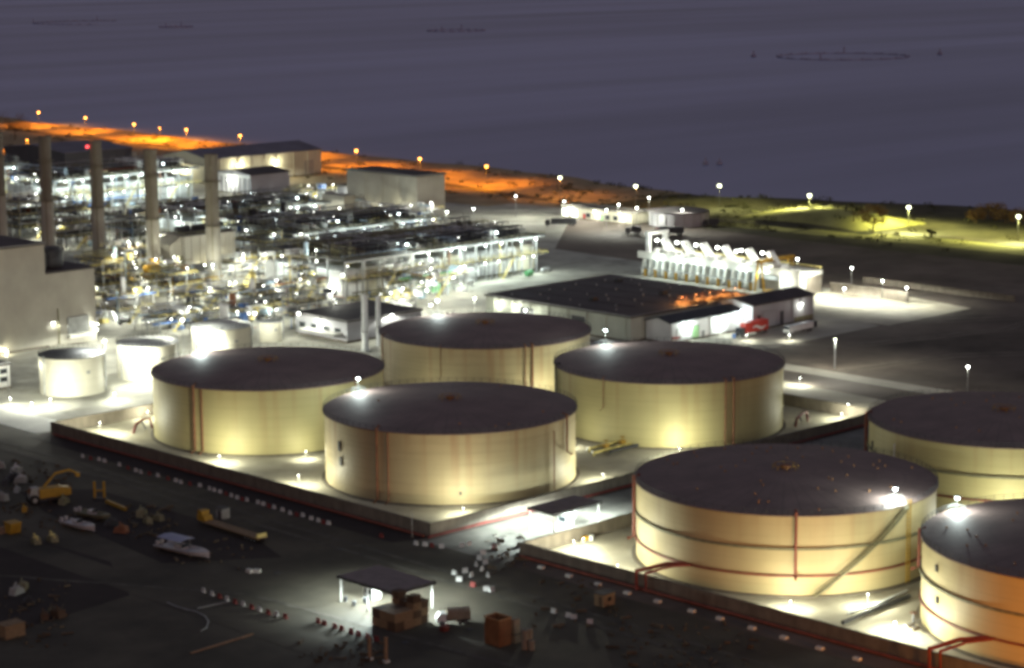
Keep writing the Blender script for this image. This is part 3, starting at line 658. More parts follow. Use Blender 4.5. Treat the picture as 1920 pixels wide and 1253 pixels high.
t = building('grey_store', 'grey clad store with a gable and wall lamp at the end of the white workshop', 'store', 552.2, 453.5, 32.4, 15, 8.4, 'clad_grey', 'hall_roof', 'gable_u', 1.6, 0.5)
for x0 in (14.5, 2.6): panel(t, 'door', 'v', x0, x0+1.6, 0, 5.0, 'clad_dark')
panel(t, 'roller_door', 'v', 5.4, 12.4, 0, 5.8, 'clad_grey'); downpipes(t, 'v', (0.3, 21, 32), 8.2); MB().box(22, -0.2, 0.75, 32, -0.05, 2.0).obj('skirt', 'olive_steel', t)
wall_lamp(t, 25, -0.8, 6.4, 0, -1, 'lens_small', 500)
# racks of planks added to show the orange-lit strip of hall roof edge
t = thing('added_roof_rack', 'added racks of planks showing the orange-lit strip on the roof edge behind the workshop', 'rack', (536, 470, 8.43))
for x in range(0, 33, 4): MB().tube([(x, 0, 0), (x, 0, 2.0), (x, 5.0, 2.4), (x, 5.0, 0)], 0.09, 4).obj('frame', 'rust_pipe', t)
MB().box(-0.5, -0.2, 0, 33, 5.4, 0.08).obj('base', 'timber', t)
rng = random.Random(3)
for i in range(26):
    x = rng.uniform(0, 28); y = rng.uniform(0, 3.6); z = 0.1+0.3*(i % 3)
    MB().box(x, y, z, x+rng.uniform(2.5, 5), y+rng.uniform(0.5, 1.2), z+0.25).obj('planks', 'timber', t)
for i, x in enumerate((3, 10, 17, 24, 30)):
    f = MB().box(x-0.2, 2.2, 2.5, x+0.2, 2.6, 2.65).obj('rack_lamp', 'grey_steel', t); MB().ball((x, 2.4, 2.42), 0.16, 0.09, 8, 4).obj('lens', 'lens_sodium', f)
    light(t, (x, 2.4, 2.1), 1500, (1.0, 0.50, 0.16), 0.2)

# low dark-roofed block with two slim columns in front
t = building('low_block', 'low grey block with a dark flat roof behind the two slim pale columns', 'building', 447, 533.5, 32, 26, 6.8, 'clad_grey', 'hall_roof', 'flat')
for i in range(4): panel(t, 'window', 'u', 3+i*6, 6+i*6, 2.6, 4.4, 'glass_dark')
MB().box(-4, 2, 2.8, -0.1, 20, 3.1).obj('awning', 'pale_concrete', t); wall_lamp(t, -0.9, 13, 5.6, -1, 0, 'lens_white', 1800)
for i, (px, py, hh, lab) in enumerate(((685, 658, 17.5, 'thicker of two slim pale steel columns before the low grey block'), (710, 648, 15.5, 'thinner slim pale steel column beside the back cream tank'))):
    c = at(px, py); t = thing('vent_column', lab, 'column', (c.x, c.y, 0), group='slim pale columns')
    r_ = 1.0 if i == 0 else 0.75
    MB().lathe([(r_*1.3, 0), (r_*1.3, 0.6), (r_, 0.9), (r_, hh), (r_*0.85, hh+0.3), (0.01, hh+0.4)], 20).obj('tube', 'white_steel', t, smooth=True)
    MB().lathe([(r_, 6), (r_+.15, 6), (r_+.15, 6.3), (r_, 6.3)], 20).obj('band', 'grey_steel', t); MB().tube([(r_+0.3, 0, 1), (r_+0.3, 0, hh-1)], 0.08, 4).obj('ladder', 'grey_steel', t)

# big sheds beyond the plant
t = building('long_shed', 'long cream shed with a dark curved roof before the orange shore', 'shed', 702, 950, 78, 40, 13.5, 'clad_cream', 'purple_roof', 'gable_u', 3.6, 0.4)
for x in range(8, 78, 10): MB().box(x, -0.3, 0.7, x+0.35, 0, 13.4).obj('pier', 'clad_cream', t)
panel(t, 'roller_door', 'u', 14, 20, 0, 7, 'clad_beige'); panel(t, 'window', 'u', 26, 32, 3, 6, 'lit_window'); panel(t, 'roller_door', 'v', 66, 72, 0, 8, 'clad_beige')
MB().box(-3.2, 2, 10.2, -0.1, 38, 10.5).obj('awning', 'grey_steel', t)
wall_lamp(t, 20, -1.2, 9.5, 0, -1, 'lens_small', 9000, WARM); wall_lamp(t, -2, 20, 9.0, -1, 0, 'lens_white', 9000, WARM); wall_lamp(t, 46, -1.2, 9.5, 0, -1, None or 'lens_small', 4000, WARM)
t = building('dark_shed', 'dark shed with a low bluish roof behind the second and third chimneys', 'shed', 668, 1034, 44, 62, 14, 'clad_dark', 'purple_roof', 'gable_u', 2.6, 0.5)
panel(t, 'roller_door', 'v', 30, 37, 0, 7, 'clad_dark'); MB().box(44.1, 4, 0, 50, 20, 11).obj('annex', 'clad_cream', t)
t = building('cladding_store', 'small pale ribbed store with a black roof before the long cream shed', 'store', 686, 892, 25, 30, 10.4, 'clad_grey', 'hall_roof', 'gable_u', 1.8, 0.4)
for y in range(2, 30, 4): MB().box(-0.5, y, 0.7, 0, y+0.8, 9.4).obj('pier', 'white_steel', t)
MB().box(-0.6, 0, 8.6, 0, 30, 10.2).obj('fascia', 'white_steel', t); wall_lamp(t, -3, 15, 7.5, -1, 0, 'lens_small', 3000)
t = building('block_hall', 'tall beige windowless block with a black roof beyond the pipe decks', 'building', 678, 757, 17.5, 50, 19.5, 'clad_beige', 'hall_roof', 'flat')
for y in (12, 24, 36): MB().box(-0.25, y, 0.7, 0, y+0.4, 18.8).obj('pier', 'clad_beige', t)
MB().box(-7, 44, 0, -0.1, 60, 8).obj('annex', 'clad_beige', t); wall_lamp(t, -3.4, 9, 4, -1, 0, 'lens_small', 3000, WARM); wall_lamp(t, -2, 30, 4, -1, 0, 'lens_small', 900, WARM)
t = building('low_store', 'low pale grey roofed store between the long cream shed and the beige block', 'store', 715, 838, 26, 22, 5, 'clad_grey', 'concrete', 'flat')
wall_lamp(t, -1.5, 10, 4.4, -1, 0, 'lens_small', 1500)
# low sheds by the shore scrub
t = building('site_office', 'low white lit site office range behind the dark containers', 'office', 728, 668, 12, 44, 5.2, 'clad_cream', 'concrete', 'flat')
for i, y in enumerate((34, 40)): panel(t, 'lit_panel', 'u', y, y+4, 0.8, 4.4, 'lit_window')
for y in (4, 9, 14, 20, 26): panel(t, 'window', 'u', y, y+2.6, 1.4, 3.4, 'glass_dark' if y % 4 else 'lit_window')
panel(t, 'door', 'u', 29, 30.6, 0, 3, 'bright_red'); panel(t, 'door', 'u', 18, 19.2, 0, 3, 'door_green')
for y in (6, 22, 38): wall_lamp(t, -1.4, y, 5.0, -1, 0, 'lens_white', 2600)
t = thing('round_tank', 'wide low pale grey round tank beyond the parked dark lorries', 'tank', (746, 656, 0))
MB().lathe([(13.5, 0.02), (13.5, 6.2)], 64).obj('shell', 'clad_grey', t, smooth=True); MB().lathe([(13.52, 6.0), (13.9, 6.2), (13.9, 6.5), (0.01, 7.6)], 64).obj('roof', 'hall_roof', t, smooth=True)
for i in range(10):
    a_ = bearing(746, 656, -80+i*18); MB().box(0, -0.2, 0.1, 0.35, 0.2, 6.0).obj('rib', 'grey_steel', t, (13.5*math.cos(a_), 13.5*math.sin(a_), 0), rz=a_)

# small white-lit tanks in a row
def small_tank(cu, cv, r, h, label, seed, roofm='dark_steel'):
    t = thing('small_tank', label, 'storage tank', (cu, cv, 0), 0, 'small white tanks by the tall beige building')
    MB().lathe([(r, 0.02), (r, h)], 64).obj('shell', 'white_shell', t, smooth=True)
    MB().lathe([(r+0.02, h-0.2), (r+0.25, h-0.15), (r+0.25, h+0.05), (0.01, h+r*0.09)], 64).obj('roof', roofm, t, smooth=True)
    b = MB(); n = 40
    for z in (0.6, 1.1): b.tube([((r+.1)*math.cos(2*PI*i/n), (r+.1)*math.sin(2*PI*i/n), h+z) for i in range(n+1)], 0.05, 4)
    for i in range(n): a = 2*PI*i/n; b.tube([((r+.1)*math.cos(a), (r+.1)*math.sin(a), h), ((r+.1)*math.cos(a), (r+.1)*math.sin(a), h+1.1)], 0.05, 4)
    b.obj('handrail', 'dark_steel', t)
    for off in (-55, 70):
        a = bearing(cu, cv, off); q = r+0.4; MB().tube([(q*math.cos(a), q*math.sin(a), h+.4), (q*math.cos(a), q*math.sin(a), 0.2)], 0.22, 6).obj('pipe', 'grey_steel', t)
    a = bearing(cu, cv, 28); MB().box(-0.1, -0.5, -0.4, 0.12, 0.5, 0.4).obj('gauge_box', 'grey_steel', t, (r*math.cos(a), r*math.sin(a), h*0.62), rz=a)
    return t
small_tank(343.5, 532.5, 9.3, 11, 'small white tank with dark rim and roof, floodlit in front of the shuttered wall', 1)
small_tank(372, 536, 9.0, 10.2, 'small floodlit white tank with pale roof beside the dark-roofed small tank', 2, 'grey_steel')
small_tank(405, 543.5, 9.3, 10.2, 'small floodlit white tank with pale roof behind the twin-piped cream tank', 3, 'grey_steel')
small_tank(433.5, 556, 4.0, 6.5, 'smallest white tank, squat, between the floodlit tanks and the low grey block', 4, 'grey_steel')
t = building('pump_house', 'white pump house at the photo edge beside the dark-rimmed small tank', 'building', 321, 549, 12, 9, 7, 'clad_white', 'hall_roof', 'flat')
for z in (2.2, 4.6):
    for x in (1.2, 5.0, 8.8): panel(t, 'window', 'v', x, x+2.2, z, z+1.4, 'glass_dark')

# chimneys
def chimney(u, v, h, label, red=False):
    t = thing('chimney', label, 'chimney', (u, v, 0), 0, 'row of chimneys over the power plant')
    MB().lathe([(2.75, 0), (2.65, h*0.47)], 32).obj('lower_tube', 'stack_pale', t, smooth=True)  # paler than the top: plant light on the lower half is in the colour
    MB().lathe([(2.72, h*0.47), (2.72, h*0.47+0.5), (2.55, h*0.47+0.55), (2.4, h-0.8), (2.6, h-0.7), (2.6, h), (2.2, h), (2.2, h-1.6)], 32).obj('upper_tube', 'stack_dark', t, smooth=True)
    for z in (h*0.47, h*0.8):
        MB().lathe([(2.6, z), (3.5, z), (3.5, z+0.15), (2.6, z+0.15)], 24).obj('platform', 'olive_steel', t)
    MB().tube([(-2.0, -2.2, 2), (-1.9, -2.1, h-1)], 0.16, 4).obj('ladder', 'olive_steel', t)
    if red:
        f = MB().box(-3.4, 0.4, h-3, -2.6, 1.2, h-2.7).obj('warning_lamp', 'grey_steel', t); MB().ball((-3.2, 0.8, h-2.2), 0.7, 0.7, 8, 6).obj('lens', 'lens_red', f)
for (u, v), lab, red in zip(((487, 657), (484, 691), (491, 738), (490, 773), (488, 806)),
      ('tall brown chimney closest to the pipe decks, standing alone by the dark roofs', 'tall brown chimney before the cream shed end, beside the boxy boiler', 'tall brown chimney with a red warning lamp near its top',
       'tall brown chimney between the lamp chimney and the cut-off one', 'tall brown chimney cut off by the photo edge'), (0, 0, 1, 0, 0)):
    chimney(u, v, 50, lab, red)

# ------------------------------------------------------------------ process plant
UNIT = {}
def unit_pipe(mt):
    """shared one-metre pipe (radius 1) that copies are scaled from"""
    if mt not in UNIT: UNIT[mt] = MB().tube([(0, 0, 0), (0, 0, 1)], 1.0, 8).mesh('pipe', mt, True)
    return UNIT[mt]
def run_pipe(t, a, b, r, mt, name='pipe'):
    a, b = Vector(a), Vector(b); d = b-a
    o = put(name, unit_pipe(mt), t, a); o.rotation_mode = 'QUATERNION'; o.rotation_quaternion = d.to_track_quat('Z', 'Y'); o.scale = (r, r, d.length)
    return o
def vessel(t, p, length, r, axis, mt, name='vessel'):
    L = length/2
    prof = [(0.01, -L-r*0.5), (r*0.6, -L-r*0.38), (r, -L), (r, L), (r*0.6, L+r*0.38), (0.01, L+r*0.5)]
    o = MB().lathe(prof, 18).obj(name, mt, t, p, smooth=True)
    if axis == 'x': o.rotation_euler = (0, PI/2, 0)
    elif axis == 'y': o.rotation_euler = (PI/2, 0, 0)
    return o
def rails(t, x0, y0, x1, y1, z, mt='pale_yellow'):
    b = MB()
    for dz in (0.55, 1.1): b.tube([(x0, y0, z+dz), (x1, y0, z+dz), (x1, y1, z+dz), (x0, y1, z+dz), (x0, y0, z+dz)], 0.06, 4)
    nx, ny = max(2, int((x1-x0)/3)), max(2, int((y1-y0)/3))
    for i in range(nx+1):
        x = x0+(x1-x0)*i/nx
        for y in (y0, y1): b.tube([(x, y, z), (x, y, z+1.1)], 0.06, 4)
    for i in range(1, ny):
        y = y0+(y1-y0)*i/ny
        for x in (x0, x1): b.tube([(x, y, z), (x, y, z+1.1)], 0.06, 4)
    return b.obj('handrail', mt, t)
def floodlight(t, x, y, z, lens='lens_white', power=1500, col=WHITE, size=0.32, mast=0, drop=0.7, dx=0, dy=0):
    b = MB().box(x-0.35, y-0.35, z, x+0.35, y+0.35, z+0.25)
    if mast: b.tube([(x, y, z-mast), (x, y, z)], 0.08, 6)
    f = b.obj('floodlight', 'grey_steel', t)
    MB().ball((x, y, z-size*0.5), size, size*0.7, 8, 5).obj('lens', lens, f, smooth=True)
    if power: light(t, (x+dx, y+dy, z-drop-size), power, col, 0.3)
def stairs_run(t, x0, z0, x1, z1, y, mt='pale_yellow'):
    b = MB().tube([(x0, y, z0), (x1, y, z1)], 0.16, 4).tube([(x0, y-0.9, z0), (x1, y-0.9, z1)], 0.16, 4).tube([(x0, y-0.9, z0+1), (x1, y-0.9, z1+1)], 0.06, 4)
    n = 10
    for i in range(n): x = x0+(x1-x0)*(i+.5)/n; z = z0+(z1-z0)*(i+.5)/n; b.box(x-0.15, y-0.85, z-0.04, x+0.15, y-0.05, z+0.04)
    return b.obj('stair', mt, t)
def pipe_rack(t, x0, x1, y, z, h, rng, mt='grey_steel', w=2.4):
    """portal frames carrying thin pipes: one connected rack"""
    b = MB(); n = max(2, int((x1-x0)/3.2))
    for i in range(n+1):
        x = x0+(x1-x0)*i/n
        b.tube([(x, y, z), (x, y, z+h)], 0.11, 4).tube([(x, y+w, z), (x, y+w, z+h)], 0.11, 4)
        for zz in (h*0.55, h*0.98): b.tube([(x, y-0.3, z+zz), (x, y+w+0.3, z+zz)], 0.1, 4)
        if i < n and i % 2: b.tube([(x, y, z), (x+(x1-x0)/n, y, z+h*0.55)], 0.07, 4)
    for zz in (h*0.55, h*0.98):
        for k in range(4): b.tube([(x0-0.5, y+0.1+k*w/3.4, z+zz+0.2), (x1+0.5, y+0.1+k*w/3.4, z+zz+0.2)], rng.uniform(0.07, 0.2), 5)
    for k in range(int((x1-x0)/5)):
        x = rng.uniform(x0, x1); b.tube([(x, y+rng.uniform(0, w), z), (x, y+rng.uniform(0, w), z+h+rng.uniform(0.4, 2.4))], rng.uniform(0.06, 0.14), 5)
    return b.obj('pipe_rack', mt, t)
PALETTE = ['white_steel']*5+['grey_steel']*4+['light_blue']*2+['blue_paint']*2+['pale_yellow', 'rust_pipe', 'olive_steel', 'dark_steel', 'dark_steel']

def evaporator(label, u0, v0, du, dv, h, seed, power=1600, step=11, lens='lens_cool', col=COOL, lights_from=0.0, left_lights=True):
    rng = random.Random(seed)
    t = thing('evaporator_train', label, 'process plant', (u0, v0, 0), 0, 'evaporator trains with dark pipe decks')
    n = max(3, int(du/10)); hs = h*0.72
    for i in range(n):
        x0 = 1.5+i*(du-3)/n; x1 = x0+(du-3)/n-0.5
        b = MB().extrude_x([(4, 1.2), (dv-2, 1.2), (dv-2, hs-1), (dv-3, hs), (5, hs), (4, hs-1)], x0, x1)
        b.obj('evaporator_shell', ('white_steel', 'clad_cream', 'white_steel', 'grey_steel')[i % 4], t)
        for k in range(2):
            xx = x0+(x1-x0)*(k+0.5)/2
            MB().box(xx-0.15, 3.6, 1.2, xx+0.15, 4.0, hs-1).obj('rib', 'grey_steel', t)
    me = MB().box(-0.22, -0.22, 0, 0.22, 0.22, h).mesh('column', 'grey_steel')
    for i in range(int(du/8)+1): put('column', me, t, (min(du-0.3, 0.3+i*8), 0.3, 0))
    for j in range(1, int(dv/10)+1): put('column', me, t, (0.3, 0.3+j*10, 0))
    mid = h*0.52
    MB().box(0, -1.6, mid-0.15, du, 3.4, mid).obj('walkway', 'deck_grate', t); MB().box(0, 0, h, du, dv, h+0.25).obj('roof_deck', 'deck_grate', t)
    MB().box(0, -0.1, h-0.7, du, 0.3, h-0.02).obj('edge_beam', 'grey_steel', t)
    rails(t, 0.1, -1.5, du-0.1, 3.2, mid, 'pale_yellow'); rails(t, 0.1, 0.1, du-0.1, dv-0.1, h+0.25, 'olive_steel')
    for k in range(3): stairs_run(t, du*(0.15+0.3*k), 0.2, du*(0.15+0.3*k)+6, mid, -1.8)
    # facade runs
    for k in range(16):
        x = rng.uniform(1, du-1); run_pipe(t, (x, 1.2+rng.uniform(0, 2), 0.3), (x, 1.2+rng.uniform(0, 2), h-0.8), rng.uniform(0.1, 0.32), rng.choice(PALETTE))
    for k in range(9):
        z = rng.uniform(1, h-1); x = rng.uniform(0, du*0.5); run_pipe(t, (x, rng.uniform(-0.6, 2.6), z), (min(du, x+rng.uniform(15, 45)), rng.uniform(-0.6, 2.6), z), rng.uniform(0.12, 0.4), rng.choice(PALETTE))
    # deck pipework
    for k in range(12):
        y = rng.uniform(3, dv-3); z = h+0.5+rng.uniform(0.2, 1.8); x = rng.uniform(0, du*0.3)
        run_pipe(t, (x, y, z), (min(du-1, x+rng.uniform(20, du*0.8)), y, z), rng.uniform(0.15, 0.5), rng.choice(PALETTE+['dark_steel', 'olive_steel', 'dark_steel']))
    for k in range(9):
        x = rng.uniform(2, du-2); z = h+0.5+rng.uniform(0.4, 2.2); y = rng.uniform(1, dv*0.3)
        run_pipe(t, (x, y, z), (x, min(dv-1, y+rng.uniform(12, dv*0.8)), z), rng.uniform(0.15, 0.55), rng.choice(PALETTE+['olive_steel', 'dark_steel']))
    for k, yy in enumerate((0.1, 0.3, 0.52, 0.74)):
        pipe_rack(t, rng.uniform(1, 8), du-rng.uniform(1, 12), dv*yy, h+0.25, rng.uniform(2.4, 4.2), rng, ('dark_steel', 'grey_steel', 'olive_steel', 'grey_steel')[k])
    for k in range(6):
        o = pipe_rack(t, 0, dv*rng.uniform(0.4, 0.9), 0, 0, rng.uniform(1.6, 5.0), rng, rng.choice(('white_steel', 'grey_steel', 'olive_steel', 'light_blue')), rng.uniform(1.2, 2.4))
        o.location = (du*(k+0.6)/6+rng.uniform(-4, 4), rng.uniform(1, dv*0.1), h+0.25); o.rotation_euler = (0, 0, PI/2)
    for k in range(10):
        floodlight(t, rng.uniform(1, du-1), rng.uniform(1, dv-1), h+rng.uniform(1.2, 4.0), rng.choice(('lens_small', 'lens_cool')), 350 if k < 4 else 0, col, 0.17, mast=1.0)
    for k in range(int(du/14)):
        vessel(t, (4+k*14+rng.uniform(0, 6), rng.uniform(8, dv-6), h+1.9), rng.uniform(4, 9), rng.uniform(0.9, 1.5), rng.choice('xy'), rng.choice(('dark_steel', 'olive_steel', 'grey_steel', 'dark_steel')))
    for k in range(7):
        x, y = rng.uniform(2, du-4), rng.uniform(3, dv-5); s_ = rng.uniform(1.2, 3)
        MB().box(0, 0, 0, s_, s_*rng.uniform(0.7, 1.6), rng.uniform(1, 2.6)).obj('cabinet', rng.choice(('dark_steel', 'olive_steel', 'grey_steel')), t, (x, y, h+0.26))
    # ground level pumps and drums along the foot
    for k in range(7):
        x = rng.uniform(1, du-4); vessel(t, (x, -4.5+rng.uniform(-1, 1), 1.5), rng.uniform(2, 4), rng.uniform(0.7, 1.2), 'x', rng.choice(('white_steel', 'light_blue', 'blue_paint', 'green_paint', 'grey_steel')), 'pump')
    k = int(du/step)
    for i in range(k):
        x = step*(i+0.5)+rng.uniform(-1.5, 1.5)
        if x < du*lights_from: continue
        floodlight(t, x, -0.9, h-0.75, lens if i % 2 else 'lens_small', power, col, dy=-1.2)
        floodlight(t, x+rng.uniform(-2, 2), -0.4, mid-0.5, 'lens_small', power*0.8, col, 0.25, dy=-2.2)
    if left_lights:
        for y in (dv*0.3, dv*0.7): floodlight(t, -0.8, y, h-0.9, 'lens_small', power, col, dx=-1.0)
    for i in range(2): floodlight(t, du*(0.3+0.45*i), 1.0, h+3.4, lens, power*0.7, col, 0.4, mast=3.1)
    return t
evaporator('evaporator train facing the road, brightly lit wall closest to the wide black roof', 500, 597, 101, 50, 14.5, 11, 2800, 9, lights_from=0.33)
evaporator('second evaporator train, its lit strip showing over the first dark deck', 553, 690, 74, 46, 11, 12, 2600, 10)
evaporator('third evaporator train, its lit strip below the small ribbed store', 560, 768, 76, 44, 11, 13, 2600, 10)
evaporator('rearmost evaporator train, white-lit between the chimneys under the dark shed', 575, 900, 85, 46, 16, 14, 4200, 9)
evaporator('end evaporator train at the photo edge beneath the orange shore glow', 545, 985, 70, 40, 15, 15, 3000, 11)

def process_unit(label, px, py, du, dv, h, seed, levels=2, lights=4, power=1400, tone=(), group='open steel process units', vessels=5, pipes=22, lens='lens_white', col=WHITE, name='process_unit', rail='pale_yellow'):
    rng = random.Random(seed); c = at(px, py)
    t = thing(name, label, 'process plant', (c.x, c.y, 0), 0, group)
    pal = PALETTE+list(tone)*3
    me = MB().box(-0.18, -0.18, 0, 0.18, 0.18, h).mesh('column', 'grey_steel')
    nx, ny = max(1, int(du/7)), max(1, int(dv/7))
    for i in range(nx+1):
        for j in range(ny+1):
            if i in (0, nx) or j in (0, ny): put('column', me, t, (du*i/nx, dv*j/ny, 0))
    for k in range(levels):
        z = h*(k+1)/levels
        MB().box(-0.3, -0.3, z-0.2, du*(1 if k == 0 else rng.uniform(0.55, 1)), dv, z).obj('deck', 'deck_grate', t)
        rails(t, -0.2, -0.2, du*(1 if k == 0 else 0.55), dv-0.1, z, rail)
    for k in range(vessels):
        z = (0, h*0.5, h)[k % 3]+1.4; r = rng.uniform(0.7, 1.5); ax = rng.choice('xyz')
        vessel(t, (rng.uniform(2, du-2), rng.uniform(1.5, dv-1.5), z+(1.5 if ax == 'z' else 0)), rng.uniform(2.5, 6), r, ax, rng.choice(pal))
    for k in range(pipes):
        r = rng.uniform(0.09, 0.34); z = rng.uniform(0.6, h+1.6); mt = rng.choice(pal)
        if k % 3 == 0: y = rng.uniform(0, dv); run_pipe(t, (rng.uniform(-5, du*0.4), y, z), (rng.uniform(du*0.6, du+5), y, z), r, mt)
        elif k % 3 == 1: x = rng.uniform(0, du); run_pipe(t, (x, rng.uniform(-4, dv*0.4), z), (x, rng.uniform(dv*0.6, dv+4), z), r, mt)
        else: x, y = rng.uniform(0, du), rng.uniform(0, dv); run_pipe(t, (x, y, 0.1), (x, y, rng.uniform(h*0.5, h+3)), r, mt)
    pipe_rack(t, -2, du+2, dv*0.35, 0, h*0.8, rng, rng.choice(('grey_steel', 'white_steel'))); pipe_rack(t, 0, du*0.6, dv*0.6, h, 2.6, rng, rng.choice(('grey_steel', 'olive_steel', 'white_steel')), 1.8)
    for k in range(5):
        s_ = rng.uniform(1, 2.8); MB().box(0, 0, 0, s_, s_*rng.uniform(0.6, 1.5), rng.uniform(1, 2.8)).obj('cabinet', rng.choice(pal), t, (rng.uniform(-3, du), rng.uniform(-3, dv-2), 0.05 if k < 3 else h+0.02))
    stairs_run(t, du*0.2, 0.1, du*0.2+h/levels, h/levels, -0.6, rail)
    for k in range(4):
        floodlight(t, rng.uniform(0, du), rng.choice((-0.5, dv*0.5, 0.4)), rng.uniform(h*0.4, h+1.8), 'lens_small', 0, col, 0.17)
    for k in range(lights):
        x, y = du*(k+0.5)/lights+rng.uniform(-2, 2), rng.choice((-0.8, dv*0.4))
        z = h/levels-0.6 if k % 2 == 0 else h+2.6
        floodlight(t, x, y, z, lens if k % 2 else 'lens_small', power*2.2, col, 0.24, mast=0 if k % 2 == 0 else 2.5, dy=-1.0, drop=0.9)
    return t
PU = [
 ('process unit of pale pipes below the first evaporator deck, beside the road', 740, 555, 26, 16, 9, 21, 2, 5, 2200, ('white_steel',)),
 ('process unit with a green drum before the first evaporator wall', 800, 560, 20, 14, 7, 22, 1, 4, 2200, ('green_paint', 'light_blue')),
 ('low tangle of grey pipe racks between the chimneys and the first evaporator', 600, 560, 30, 18, 8, 23, 2, 4, 1500, ('grey_steel',)),
 ('brown-grey pipe rack under the first dark deck, mostly unlit', 640, 510, 34, 20, 11, 24, 2, 2, 700, ('olive_steel', 'dark_steel')),
 ('dark pipe rack beside the lone chimney with few lamps', 500, 500, 34, 26, 9, 25, 2, 3, 900, ('olive_steel', 'dark_steel')),
 ('lit pump bay with yellow-green walls right of the lone chimney', 440, 525, 22, 12, 6, 26, 1, 5, 2200, ('white_steel', 'pale_yellow')),
 ('white-lit pipe yard in front of the lone chimney foot', 420, 590, 26, 16, 7, 27, 2, 4, 1600, ('white_steel', 'grey_steel')),
 ('long grey pipe rack behind the low grey block', 510, 575, 28, 12, 6, 28, 1, 3, 1200, ('grey_steel', 'rust_pipe')),
 ('yellow-railed gas turbine skid behind the tall beige building', 235, 530, 22, 16, 12, 29, 2, 4, 1700, ('yellow_paint', 'yellow_paint', 'white_steel')),
 ('white-lit turbine skid with a yellow crane post before the chimneys', 320, 560, 22, 16, 8, 30, 2, 4, 1800, ('white_steel', 'yellow_paint')),
 ('pale ducts and fans beside the stepped end of the tall beige building', 225, 610, 14, 16, 9, 31, 2, 4, 2200, ('white_steel',)),
 ('open pump area between the beige building and the low tanks', 300, 625, 24, 14, 5, 32, 1, 3, 1300, ('dark_steel', 'grey_steel')),
 ('dark rack with a red drum next to the low grey block', 400, 640, 16, 12, 5, 33, 1, 2, 900, ('red_paint', 'dark_steel')),
 ('olive boiler platform behind the roof of the tall beige building', 40, 452, 34, 28, 16, 34, 3, 3, 900, ('olive_steel', 'pale_yellow')),
 ('olive boiler platform with brown posts between two chimney feet', 125, 470, 22, 20, 16, 35, 3, 3, 900, ('olive_steel', 'rust_pipe', 'dark_steel')),
 ('white-lit filter skid between first evaporator end and the road bend', 560, 540, 18, 12, 6, 36, 1, 4, 1900, ('white_steel',)),
 ('pipe skid of white tubes between the second deck and the beige block', 760, 425, 24, 14, 6, 37, 1, 4, 2200, ('light_blue', 'white_steel')),
 ('pipe skid beside the beige block foot, bluish', 700, 400, 22, 10, 8, 38, 1, 4, 2000, ('light_blue', 'blue_paint')),
 ('pale pipe skid below the low pale store', 560, 385, 24, 12, 6, 39, 1, 4, 2200, ('white_steel', 'light_blue')),
 ('dark pipe deck low beside the lone chimney top half, with blue pipes', 480, 470, 40, 34, 12, 51, 2, 2, 500, ('dark_steel', 'dark_steel', 'olive_steel', 'blue_paint'), 'open steel process units', 8, 40, 'lens_small', WHITE, 'process_unit', 'olive_steel'),
 ('dark pipe deck under the lit strip of the third train', 430, 440, 34, 30, 11, 52, 2, 2, 500, ('dark_steel', 'dark_steel', 'olive_steel', 'rust_pipe'), 'open steel process units', 8, 36, 'lens_small', WHITE, 'process_unit', 'olive_steel'),
 ('dark rack with rusty posts between the red-lamp chimney and the beige boiler', 230, 465, 24, 22, 13, 53, 3, 3, 1100, ('olive_steel', 'rust_pipe', 'dark_steel'), 'open steel process units', 6, 30, 'lens_white', WARM, 'process_unit', 'olive_steel'),
 ('olive-railed valve platform directly behind the stepped building end', 195, 560, 16, 18, 13, 54, 3, 4, 1700, ('pale_yellow', 'olive_steel'), 'open steel process units', 5, 30, 'lens_white', WARM),
 ('grey manifold with many thin white pipes, middle of the pump yard', 360, 590, 24, 14, 6, 55, 1, 4, 1500, ('white_steel', 'grey_steel'), 'open steel process units', 6, 34),
 ('grey manifold with brown beams above the third floodlit small tank', 440, 615, 22, 12, 5, 56, 1, 3, 1000, ('rust_pipe', 'grey_steel', 'dark_steel'), 'open steel process units', 5, 30),
 ('pipe bridge of grey beams running towards the two slim columns', 560, 620, 20, 8, 9, 57, 2, 2, 800, ('grey_steel', 'dark_steel'), 'open steel process units', 3, 24),
 ('brown scaffold block with red pipes left of the low grey block', 480, 600, 16, 12, 8, 58, 2, 3, 900, ('red_paint', 'dark_steel', 'rust_pipe'), 'open steel process units', 4, 26),
 ('tall open scaffold tower between the pump bay and the pipe bridge', 560, 570, 8, 8, 16, 59, 4, 2, 900, ('grey_steel', 'olive_steel'), 'open steel process units', 3, 18),
 ('white-piped compressor skid below the chimney beside the boiler', 285, 545, 18, 14, 8, 60, 2, 4, 1700, ('white_steel', 'yellow_paint'), 'open steel process units', 6, 30),
 ('wide grey pump skid on the road side of the first evaporator racks', 690, 590, 22, 10, 4, 61, 1, 4, 1500, ('grey_steel', 'white_steel', 'pale_yellow'), 'open steel process units', 6, 24),
 ('round pipe loops and ducts beside the cut-off chimney', 45, 395, 24, 14, 14, 40, 2, 4, 2200, ('white_steel', 'light_blue')),
]
for lab, *a in PU: process_unit(lab, *a)
